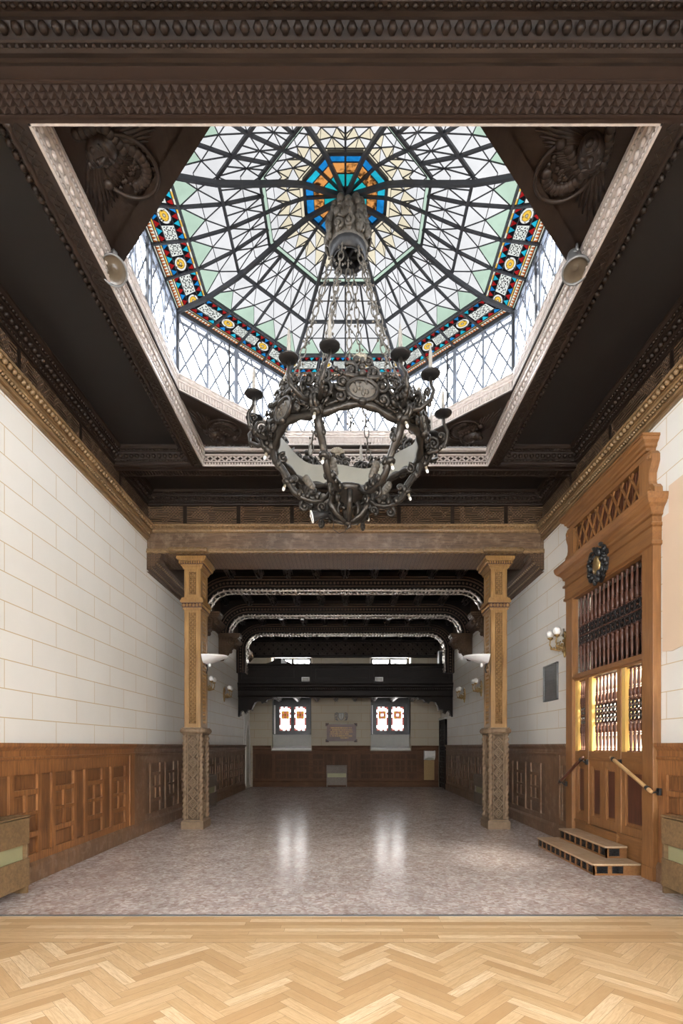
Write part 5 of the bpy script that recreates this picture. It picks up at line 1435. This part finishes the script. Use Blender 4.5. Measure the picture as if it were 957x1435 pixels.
# right wall: tan board, metal ventilation plate
mb = MB(FR).mat('paper'); q = random.Random(2); P = [(6.22, 2.70), (6.22, 4.27), (6.10, 4.27), (6.10, 4.58), (4.6, 4.58), (4.6, 2.72)]
bot = [(4.6 + i*(6.22 - 4.6)/9, 2.69 + q.uniform(-0.03, 0.03)) for i in range(1, 9)]
mb.prism(P + bot, 'y', 0.002, 0.012); tag(mb.build('paper_sheet'), 'large tan paper sheet fixed to the right wall beside the portal', 'sheet')
mb = MB(FR).mat('grey'); mb.box((9.3, 0.0, 2.43), (9.9, 0.02, 3.05)); 
for a, b, c, d in ((9.28, 9.92, 2.41, 2.44), (9.28, 9.92, 3.04, 3.07), (9.28, 9.31, 2.41, 3.07), (9.89, 9.92, 2.41, 3.07)): mb.box((a, 0, c), (b, 0.035, d))
for i in range(1, 12): mb.box((9.31, 0.02, 2.43 + i*0.051), (9.89, 0.026, 2.437 + i*0.051))
tag(mb.build('vent_plate'), 'dark grey metal plate set in the right wall beside the portal', 'vent')

# ------------------------------------------------------------------ lamps on columns and walls
def uplight(sx, lb):
    x0 = -2.757 if sx < 0 else 2.767; root = empty('uplight', (x0, 10.42, 3.2), lb, 'uplight', 'white uplights on the columns')
    T = Matrix.Translation((x0, 10.42, 3.2)) @ Matrix.Rotation(PI if sx > 0 else 0, 4, 'Z')
    mb = MB(T).mat('white'); n = 20; prof = [(0.02, 0.0), (0.10, 0.015), (0.20, 0.045), (0.31, 0.085), (0.40, 0.12), (0.445, 0.135), (0.46, 0.15), (0.45, 0.158), (0.30, 0.10), (0.06, 0.05)]
    vs = []; fs = []
    for r, z in prof:
        for k in range(n + 1):
            a = -PI/2 + PI*k/n; w = 0.27
            vs.append((r*max(0.0, math.cos(a))**0.7, w*(r/0.46)**0.45*math.sin(a), z))
    for i in range(len(prof) - 1):
        for k in range(n): a = i*(n+1) + k; fs.append((a, a + 1, a + n + 2, a + n + 1))
    mb.add(vs, fs, True); mb.build('bowl', root)
    mb = MB(T).mat('grey'); mb.box((0.0, -0.10, 0.0), (0.03, 0.10, 0.12)); mb.mat('iron'); mb.tube([(0.02, 0.05, 0.02), (0.04, 0.05, -0.10), (0.02, 0.05, -0.18)], 0.012, 6); mb.build('wall_bracket', root)
    mb = MB(T).mat('white'); mb.ell((0.10, 0.0, -0.02), (0.03, 0.03, 0.04), 8, 6); mb.build('end_knob', root)
uplight(-1, 'white bowl uplight on the left column'); uplight(1, 'white bowl uplight on the right column')
def sconce():
    root = empty('wall_sconce', (0, 0, 0), 'x', 'wall lamp', 'brass wall lamps with white globes')
    mb = MB().mat('brass'); mb.ell((0.015, 0, 0), (0.025, 0.06, 0.16), 10, 7); mb.ell((0.03, 0, 0.16), (0.03, 0.045, 0.05), 8, 5); mb.ell((0.03, 0, -0.17), (0.025, 0.03, 0.07), 8, 5)
    q = random.Random(4)
    for i in range(12): mb.ell((0.045, q.uniform(-0.06, 0.06), q.uniform(-0.15, 0.17)), (0.02, 0.022, 0.03), 6, 4)
    mb.build('back_plate', root)
    for s in (1, -1):
        mb = MB().mat('brass')
        mb.tube([(0.03, 0, -0.06), (0.10, s*0.05, -0.11), (0.19, s*0.11, -0.08), (0.23, s*0.135, 0.0), (0.22, s*0.14, 0.07), (0.215, s*0.14, 0.10)], [0.016, 0.015, 0.013, 0.012, 0.012, 0.014], 7)
        mb.scroll(Matrix.Translation((0.10, s*0.05, -0.02)), 0.05, 0.010, 1.2); mb.lathe([(0.012, 0.08), (0.045, 0.10), (0.05, 0.12), (0.03, 0.125)], (0.215, s*0.14, 0), 10)
        for i in range(4): mb.ell((0.09 + 0.04*i, s*(0.05 + 0.022*i), -0.08 + 0.006*i), (0.022, 0.018, 0.028), 6, 4)
        a = mb.build('arm', root)
        mb = MB().mat('opal'); mb.ell((0.215, s*0.14, 0.185), (0.068, 0.068, 0.070), 14, 10); mb.build('globe', a)
    mb = MB().mat('candle'); mb.tube([(0.05, 0, 0.12), (0.05, 0, 0.25)], 0.016, 8); mb.build('candle_sleeve', root)
    return root
s0 = sconce()
for i, (x, y, z, lb) in enumerate(((-WX, 16.2, 3.17, 'brass two-globe wall lamp on the left wall near the balcony'), (-WX, 14.05, 3.17, 'brass wall lamp partly hidden behind the left column'), (WX, 16.5, 3.17, 'brass two-globe wall lamp on the right wall near the balcony'), (WX, 14.45, 3.17, 'brass wall lamp partly hidden behind the right column'), (WX, 8.95, 3.32, 'brass wall lamp with a white globe just beyond the oak portal'))):
    o = s0 if i == 0 else copy_tree(s0); o.location = (x, y, z); o.rotation_euler.z = PI if x > 0 else 0; o['label'] = lb
def spot(loc, aim, lb):
    root = empty('spotlight', loc, lb, 'spotlight', 'spotlights of the ceiling opening'); d = Vector(aim).normalized()
    X = Matrix.Translation(loc) @ d.to_track_quat('Z', 'X').to_matrix().to_4x4()
    mb = MB(X).mat('grey'); mb.lathe([(0.0, -0.20), (0.055, -0.20), (0.065, -0.16), (0.068, -0.06), (0.105, 0.0), (0.125, 0.02), (0.125, 0.045), (0.112, 0.045), (0.108, 0.03)], n=24); mb.build('housing', root)
    mb = MB(X).mat('lens'); mb.lathe([(0.001, 0.0), (0.03, 0.005), (0.035, -0.005), (0.11, 0.03)], n=24); mb.build('lens', root)
    mb = MB().mat('grey'); L = Vector(loc); up = Vector((0, 0, 0.13)); mb.tube([L + X.to_3x3() @ Vector((0.11, 0, -0.06)), L + up*0.7 + X.to_3x3() @ Vector((0.08, 0, -0.06)), L + up, L + up*0.7 + X.to_3x3() @ Vector((-0.08, 0, -0.06)), L + X.to_3x3() @ Vector((-0.11, 0, -0.06))], 0.010, 6); mb.tube([L + up, L + up + Vector((0, 0, 0.035))], 0.03, 10); mb.build('yoke', root)
spot((-2.20, 5.06, 6.13), (0.12, -0.62, -0.75), 'round dusty spotlight on the left edge of the ceiling opening')
spot((2.17, 5.02, 6.11), (-0.05, -0.30, -0.95), 'grey barrel spotlight on the right edge of the ceiling opening')

# ------------------------------------------------------------------ chandelier
CX, CY = 0.03, 6.14
def chandelier():
    root = empty('chandelier', (CX, CY, 4.2), 'large dark bronze chandelier hanging by chains from the dome centre', 'chandelier')
    T0 = Matrix.Translation((CX, CY, 0))
    def az(deg): return T0 @ Matrix.Rotation(math.radians(deg), 4, 'Z')     # local x points outward
    J = [-111 + 60*k for k in range(6)]; Q = random.Random(11)
    # ceiling canopy: leaf-clad bell open below
    mb = MB(T0).mat('dust')
    mb.lathe([(0.02, 7.86), (0.06, 7.85), (0.13, 7.82), (0.18, 7.77), (0.20, 7.66), (0.215, 7.45), (0.225, 7.34), (0.21, 7.32)], n=18)
    for k in range(12):
        a = k*PI/6; c, s = math.cos(a), math.sin(a)
        for z, r, sz in ((7.76, 0.17, 0.05), (7.69, 0.20, 0.04), (7.62, 0.21, 0.05), (7.54, 0.215, 0.04), (7.47, 0.22, 0.05), (7.38, 0.225, 0.04)):
            mb.ell((r*c + Q.uniform(-.02, .02), r*s + Q.uniform(-.02, .02), z + Q.uniform(-.03, .03)), (sz, sz, sz*1.2), 7, 5)
    for k in range(6):
        X = Matrix.Rotation(k*PI/3 + 0.3, 4, 'Z') @ Matrix.Translation((0.245, 0, 7.52)) @ Matrix.Rotation(PI/2, 4, 'Z')
        for i in range(7): 
            a = -1.2 + i*0.4; mb.tube([(0, 0, -0.04), (0.10*math.sin(a), 0.03, 0.02 + 0.07*math.cos(a))], [0.012, 0.022], 5, X)
        mb.scroll(X @ Matrix.Translation((0.06, 0, -0.10)), 0.06, 0.02, 1.2); mb.scroll(X @ Matrix.Translation((-0.06, 0, -0.10)), 0.06, 0.02, 1.2, flip=-1)
    mb.build('canopy', root)
    mb = MB(T0).mat('iron'); mb.lathe([(0.215, 7.33), (0.20, 7.20), (0.165, 7.20), (0.17, 7.33)], n=18)
    for k in range(3): mb.bar((0.18*math.cos(k*PI/3), 0.18*math.sin(k*PI/3), 7.24), (-0.18*math.cos(k*PI/3), -0.18*math.sin(k*PI/3), 7.24), 0.03, 0.02)
    mb.build('suspension_ring', root)
    # chains
    def chain(p, q, name='chain'):
        p, q = Vector(p), Vector(q); mb = MB().mat('dust'); d = (q - p); L = d.length; n = int(L/0.125); t = d.normalized(); b = t.cross(Vector((0, 1, 0))).normalized(); c = t.cross(b)
        for i in range(n):
            m = p.lerp(q, (i + 0.5)/n); h = L/n*0.58; w = 0.03; u = (b if i % 2 else c)
            mb.tube([m + t*(h*math.cos(a)) + u*(w*math.sin(a)) for a in [2*PI*k/8 for k in range(8)]], 0.0085, 5, closed=True)
            if i % 2 == 0:
                for v in (b, c):
                    for sg in (1, -1): mb.ell(m + v*sg*0.034, (0.015, 0.015, 0.015), 5, 4)
                mb.ell(m, (0.014, 0.014, 0.014), 5, 4)
        mb.build(name, root)
    for a in J:
        r = math.radians(a); chain((CX + 0.17*math.cos(r), CY + 0.17*math.sin(r), 7.25), (CX + 0.76*math.cos(r), CY + 0.76*math.sin(r), 5.28))
    chain((CX, CY, 7.24), (CX + 0.03, CY, 5.25))
    # crown band
    mb = MB(T0).mat('bronze'); n = 96
    def zb(k): return 4.985 + 0.035*math.cos(math.radians((k*360/n + 111)*6))*-1
    P = [(0.83*math.cos(2*PI*k/n), 0.83*math.sin(2*PI*k/n), zb(k)) for k in range(n)]
    mb.tube(P, [0.040 + 0.008*math.cos(k*2*PI*24/n) for k in range(n)], 8, closed=True)
    mb.tube([(x*1.02, y*1.02, z + 0.06) for x, y, z in P], 0.022, 6, closed=True, lobes=2, twist=60)
    mb.tube([(x*1.0, y*1.0, z + 0.235) for x, y, z in P], 0.024, 6, closed=True, lobes=2, twist=50)
    vs = []; fs = []
    for k in range(n):
        a = 2*PI*k/n
        for r, z in ((0.835, zb(k)), (0.845, zb(k) + 0.24)): vs.append((r*math.cos(a), r*math.sin(a), z))
    for k in range(n): i = 2*k; j = 2*((k+1) % n); fs.append((i, j, j + 1, i + 1))
    mb.add(vs, fs, True)
    for k in range(150):     # leaf tufts crowding the band
        a = 2*PI*k/150 + Q.uniform(-.02, .02); z = 5.06 + Q.uniform(-0.03, 0.2); r = 0.86 + Q.uniform(0, 0.03)
        X = Matrix.Rotation(a, 4, 'Z') @ Matrix.Translation((r, 0, z)) @ Matrix.Rotation(Q.uniform(0, 6), 4, 'X')
        mb.ell((0, 0, 0), (0.022, Q.uniform(.012, .02), Q.uniform(.03, .05)), 6, 4, X)
    mb.build('crown_band', root)
    mb = MB(T0).mat('enamel'); vs = []; fs = []
    for k in range(n):
        a = 2*PI*k/n
        for r, z in ((0.80, zb(k) + 0.0), (0.805, zb(k) + 0.25)): vs.append((r*math.cos(a), r*math.sin(a), z))
    for k in range(n): i = 2*k; j = 2*((k+1) % n); fs.append((i, j, j + 1, i + 1))
    mb.add(vs, fs, True); o = mb.build('crown_lining', root); o['label'] = 'cream lining inside the crown'
    # medallion crests between the junctions
    for a in J:
        X = az(a + 30) @ Matrix.Translation((0.87, 0, 5.13)) @ Matrix.Rotation(PI/2, 4, 'Z')      # y now points inward, x sideways
        mb = MB(X).mat('bronze')
        mb.tube([(0.155*math.cos(t), -0.01, 0.105*math.sin(t)) for t in [2*PI*k/24 for k in range(24)]], 0.024, 7, closed=True)
        for s in (1, -1):
            mb.scroll(Matrix.Translation((s*0.20, 0.0, 0.06)), 0.085, 0.026, 1.4, flip=s); mb.scroll(Matrix.Translation((s*0.11, 0.0, 0.19)), 0.075, 0.024, 1.4, flip=-s)
            mb.scroll(Matrix.Translation((s*0.22, 0.01, -0.07)), 0.06, 0.022, 1.2, flip=-s); mb.scroll(Matrix.Translation((s*0.06, 0.0, 0.29)), 0.05, 0.018, 1.3, flip=s)
            mb.tube([(s*0.02, 0, 0.13), (s*0.12, -0.02, 0.12), (s*0.24, 0, 0.16), (s*0.30, 0.03, 0.24)], [0.03, 0.026, 0.02, 0.01], 6)
            for i in range(5): mb.ell((s*(0.06 + 0.05*i), -0.015, 0.15 + 0.02*math.sin(i*2)), (0.028, 0.025, 0.03), 6, 4)
        for i in range(3): mb.ell((0, -0.01, 0.16 + i*0.06), (0.045 - 0.008*i, 0.04, 0.04), 8, 5)
        mb.ell((0, -0.02, -0.12), (0.05, 0.04, 0.035), 8, 5)
        c = mb.build('crest', root)
        mb = MB(X).mat('dust'); mb.ell((0, -0.005, 0), (0.145, 0.02, 0.096), 16, 8)
        for i in range(8): mb.ell((Q.uniform(-.09, .09), -0.024, Q.uniform(-.05, .05)), (0.02, 0.012, 0.026), 6, 4)
        mb.build('medallion', c)
        mb = MB(X).mat('shell')
        for i in range(9):
            t = -1.25 + i*2.5/8; mb.tube([(0.01*math.sin(t), 0.0, 0.30), (0.05*math.sin(t), 0.015, 0.31 + 0.04*math.cos(t)), (0.095*math.sin(t), 0.03, 0.30 + 0.085*math.cos(t))], [0.008, 0.014, 0.016], 5)
        mb.ell((0, 0.0, 0.295), (0.04, 0.03, 0.025), 8, 5); mb.build('shell_ornament', c)
    # junction figures with candle arms and S-scrolls
    for a in J:
        X = az(a); mb = MB(X).mat('bronze')
        for z, r, s in ((4.97, 0.86, 0.07), (5.05, 0.88, 0.05), (5.13, 0.875, 0.055), (5.20, 0.87, 0.04), (5.27, 0.85, 0.045), (5.34, 0.83, 0.035)): mb.ell((r, 0, z), (s, s*1.1, s*0.95), 9, 6)
        for s in (1, -1):
            Y = Matrix.Rotation(PI/2, 4, 'Z'); mb.scroll(Matrix.Translation((0.90, s*0.10, 5.12)) @ Y, 0.085, 0.026, 1.4, flip=s); mb.scroll(Matrix.Translation((0.88, s*0.09, 5.28)) @ Y, 0.065, 0.022, 1.3, flip=-s)
            mb.scroll(Matrix.Translation((0.92, s*0.02, 5.00)), 0.07, 0.024, 1.2, flip=1)
            for i in range(16):
                X2 = Matrix.Translation((0.88 + Q.uniform(-.03, .06), s*Q.uniform(.02, .2), 4.98 + Q.uniform(0, .36))) @ Matrix.Rotation(Q.uniform(0, 6), 4, 'X') @ Matrix.Rotation(Q.uniform(0, 6), 4, 'Z')
                mb.ell((0, 0, 0), (0.018, 0.014, 0.04), 6, 4, X2)
        mb.build('junction_cluster', root)
        for s in (1, -1):
            da = math.radians(11.5*s); C = (1.09*math.cos(da), 1.09*math.sin(da)); mb = MB(X).mat('bronze'); e = [0.045*s*k for k in range(6)]
            mb.tube([(0.86, 0.03*s, 5.10), (0.95, 0.06*s, 5.03), (1.03, 0.11*s, 5.03), (1.12, 0.17*s, 5.10), (1.13, 0.20*s, 5.20), (C[0] + 0.01, C[1], 5.29), (C[0], C[1], 5.37)], [0.03, 0.028, 0.025, 0.022, 0.02, 0.018, 0.02], 7)
            mb.scroll(Matrix.Translation((0.99, 0.10*s, 5.12)), 0.075, 0.018, 1.4); mb.scroll(Matrix.Translation((1.07, 0.15*s, 5.19)), 0.05, 0.014, 1.2, flip=-1)
            for i in range(5): mb.ell((0.92 + 0.045*i, s*(0.05 + 0.03*i), 5.05 + 0.012*(i % 3)), (0.026, 0.02, 0.026), 6, 4)
            arm = mb.build('candle_arm', root)
            mb = MB(X).mat('iron'); mb.lathe([(0.002, 5.388), (0.055, 5.390), (0.094, 5.397), (0.103, 5.408), (0.098, 5.412), (0.06, 5.404), (0.002, 5.402)], (C[0], C[1], 0), 18); mb.build('drip_pan', arm)
            mb = MB(X).mat('candle'); mb.lathe([(0.020, 5.40), (0.021, 5.46), (0.019, 5.58), (0.017, 5.64), (0.009, 5.66), (0.007, 5.69), (0.001, 5.71)], (C[0], C[1], 0), 9); mb.build('candle', arm)
        # S-shaped stays down to the hub
        mb = MB(X).mat('bronze'); S = [(0.84, 4.97), (0.86, 4.90), (0.83, 4.81), (0.76, 4.73), (0.70, 4.64), (0.67, 4.56), (0.62, 4.48), (0.53, 4.42), (0.42, 4.39), (0.32, 4.40), (0.25, 4.45), (0.22, 4.50)]
        mb.tube([(r, 0, z) for r, z in S], [0.05, 0.05, 0.047, 0.043, 0.04, 0.04, 0.04, 0.04, 0.036, 0.032, 0.028, 0.03], 8, flat=0.8)
        mb.tube([(r - 0.012, 0.0, z + 0.035) for r, z in S[2:9]], 0.018, 6)
        mb.scroll(Matrix.Translation((0.42, 0, 4.50)), 0.085, 0.030, 1.5, flip=-1); mb.scroll(Matrix.Translation((0.62, 0, 4.62)), 0.06, 0.022, 1.3, flip=-1); mb.scroll(Matrix.Translation((0.74, 0, 4.86)), 0.06, 0.022, 1.3)
        mb.scroll(Matrix.Translation((0.50, 0, 4.33)), 0.06, 0.02, 1.2); mb.scroll(Matrix.Translation((0.30, 0, 4.34)), 0.055, 0.02, 1.2, flip=-1)
        for r, z in ((0.66, 4.60), (0.56, 4.46), (0.36, 4.44), (0.80, 4.78), (0.47, 4.44)):
            for s in (1, -1): mb.ell((r, s*0.04, z), (0.034, 0.026, 0.042), 7, 5)
        st = mb.build('scroll_stay', root)
        mb = MB(X).mat('dust')
        for i in range(6): mb.tube([(0.80 - 0.02*i, 0, 4.80 - 0.035*i), (0.86 - 0.02*i, 0.0, 4.86 - 0.035*i)], [0.03, 0.01], 5)
        mb.build('leaf_wrapping', st)
        mb = MB(X).mat('dust')
        for i in range(4): mb.ell((0.42 + 0.02*i, 0, 4.55 + 0.03*i), (0.045, 0.05, 0.05), 7, 5)
        mb.build('leaf_tuft', st)
        for r, z, dx in ((0.93, 4.90, 0.05), (0.72, 4.56, 0.09)):     # bare bulbs below the band
            mb = MB(X).mat('bronze'); mb.lathe([(0.02, 0.06), (0.05, 0.05), (0.055, 0.02), (0.035, 0.0), (0.02, 0.0)], n=10, T=Matrix.Translation((r, 0, z)) @ Matrix.Rotation(-0.5, 4, 'Y')); mb.tube([(r, 0, z + 0.05), (r - dx, 0, z + 0.09)], 0.016, 6); so = mb.build('bulb_socket', root)
            mb = MB(X).mat('shell'); Y = Matrix.Translation((r, 0, z)) @ Matrix.Rotation(-0.35 + PI, 4, 'Y'); mb.tube([(0, 0, 0), (0, 0, 0.04)], 0.015, 8, Y); mb.mat('opal'); mb.ell((0, 0, 0.055), (0.018, 0.018, 0.026), 8, 6, Y); mb.build('bulb', so)
    # hub and finial figure
    mb = MB(T0).mat('bronze'); mb.lathe([(0.0, 4.62), (0.05, 4.60), (0.16, 4.57), (0.23, 4.53), (0.24, 4.50), (0.20, 4.46), (0.10, 4.42), (0.06, 4.36)], n=18)
    for k in range(6):
        c, s = math.cos(k*PI/3 + 0.6), math.sin(k*PI/3 + 0.6); mb.tube([(0.22*c, 0.22*s, 4.45), (0.24*c, 0.24*s, 4.34), (0.17*c, 0.17*s, 4.24), (0.07*c, 0.07*s, 4.19), (0, 0, 4.19)], [0.03, 0.034, 0.03, 0.026, 0.03], 7)
        X = Matrix.Rotation(k*PI/3 + 0.6, 4, 'Z'); mb.scroll(X @ Matrix.Translation((0.20, 0, 4.32)), 0.05, 0.018, 1.2)
    mb.build('hub', root)
    mb = MB(T0).mat('bronze')       # winged figure below the hub
    mb.lathe([(0.02, 4.14), (0.04, 4.16), (0.045, 4.22), (0.06, 4.28), (0.065, 4.36), (0.05, 4.42), (0.02, 4.46)], n=10); mb.ell((0, -0.02, 4.50), (0.042, 0.042, 0.05), 10, 7)
    for s in (1, -1): mb.tube([(s*0.04, 0.02, 4.42), (s*0.10, 0.02, 4.46), (s*0.13, 0.03, 4.36), (s*0.11, 0.03, 4.24)], [0.03, 0.045, 0.04, 0.012], 7, flat=0.5); mb.tube([(s*0.05, -0.02, 4.40), (s*0.08, -0.07, 4.33), (s*0.03, -0.09, 4.30)], 0.016, 6)
    mb.tube([(0, 0, 4.18), (0.02, 0, 4.13), (-0.02, 0, 4.10)], [0.03, 0.02, 0.008], 6)
    mb.build('finial_figure', root)
    mb = MB(T0).mat('iron'); mb.tube([(-0.16, -0.03, 4.2), (-0.17, -0.04, 4.08), (-0.10, -0.05, 4.03), (-0.03, -0.04, 4.06), (-0.04, -0.02, 4.16)], 0.004, 5); mb.build('loose_cable', root)
chandelier()
def small_spot():
    loc = Vector((CX - 0.36, CY - 0.06, 4.23)); root = empty('chandelier_spotlight', loc, 'small black cone spotlight clamped under the chandelier', 'spotlight')
    X = Matrix.Translation(loc) @ Vector((-1, -0.1, -0.25)).to_track_quat('Z', 'Y').to_matrix().to_4x4()
    mb = MB(X).mat('iron'); mb.lathe([(0.0, -0.13), (0.028, -0.13), (0.03, -0.05), (0.065, 0.05), (0.068, 0.055), (0.06, 0.05)], n=18); mb.build('housing', root)
    mb = MB(X).mat('white'); mb.lathe([(0.062, 0.046), (0.072, 0.05), (0.070, 0.062), (0.06, 0.055)], n=18); mb.build('rim', root)
    mb = MB().mat('iron'); mb.tube([loc + Vector((0.05, 0, 0)), loc + Vector((0.10, 0.01, 0.05)), loc + Vector((0.16, 0.03, 0.04))], 0.012, 6); mb.build('clamp_arm', root)
small_spot()

# ------------------------------------------------------------------ unseen windows added behind the camera for daylight, and the sky
i = 12
for side, FW, runs, (za, zb) in (('left', FL, HW, HZ), ('right', FR, HW, HZ), ('rear', FB, BW, BZ)):
    for k, (a, b) in enumerate(runs):
        i += 1; p = FW @ Vector(((a + b)/2, -0.15, za))
        root = empty('window_%d' % i, p, None, None, kind='structure'); root['label'] = 'added unseen window giving daylight behind the camera in the %s wall' % side
        mb = MB(FW).mat('oakd'); w = (b - a)/2; zm = za + (zb - za)*0.6; hs = [(a + q*w + 0.05, a + (q + 1)*w - 0.05, z0 + 0.05, z1 - 0.05) for q in range(2) for z0, z1 in ((za, zm), (zm, zb))]
        holes(mb, a, b, za, zb, -0.18, -0.12, hs); mb.build('frame', root)
        mb = MB(FW).mat('g_clear'); mb.add([(a, -0.15, za), (b, -0.15, za), (b, -0.15, zb), (a, -0.15, zb)], [(0, 1, 2, 3)]); mb.build('pane', root, fix=False)
wd = bpy.data.worlds.new('sky'); SC.world = wd; wd.use_nodes = True
bg = wd.node_tree.nodes['Background']; bg.inputs[0].default_value = (0.975, 0.985, 0.99, 1); bg.inputs[1].default_value = SKY
def portal_light(name, loc, rot, sx, sy):
    l = bpy.data.lights.new(name, 'AREA'); l.shape = 'RECTANGLE'; l.size = sx; l.size_y = sy; l.cycles.is_portal = True
    o = bpy.data.objects.new(name, l); COL.objects.link(o); o.location = loc; o.rotation_euler = rot
portal_light('skylight_daylight', (0, YC, 6.34), (0, 0, 0), 4.6, 4.7)
for a, b in HW:
    for sx in (-1, 1): portal_light('added_window_daylight', (sx*(WX + 0.13), (a + b)/2, (HZ[0] + HZ[1])/2), (0, sx*PI/2, 0), HZ[1] - HZ[0], b - a)
for a, b in BW: portal_light('added_window_daylight', ((a + b)/2, YB - 0.13, (BZ[0] + BZ[1])/2), (-PI/2, 0, 0), b - a, BZ[1] - BZ[0])
for a, b in LW: portal_light('end_window_daylight', ((a + b)/2, YE + 0.39, 2.7), (PI/2, 0, 0), b - a, 1.3); portal_light('gallery_window_daylight', ((a + b)/2, YE + 0.40, 4.55), (PI/2, 0, 0), b - a, 1.15)
SC.cycles.max_bounces = 10; SC.cycles.diffuse_bounces = 6; SC.cycles.transparent_max_bounces = 24
SC.cycles.sample_clamp_indirect = 12.0
vs_ = SC.view_settings; vs_.view_transform = 'Standard'; vs_.look = 'None'; vs_.gamma = 1.0; vs_.exposure = EXPO; vs_.use_curve_mapping = False
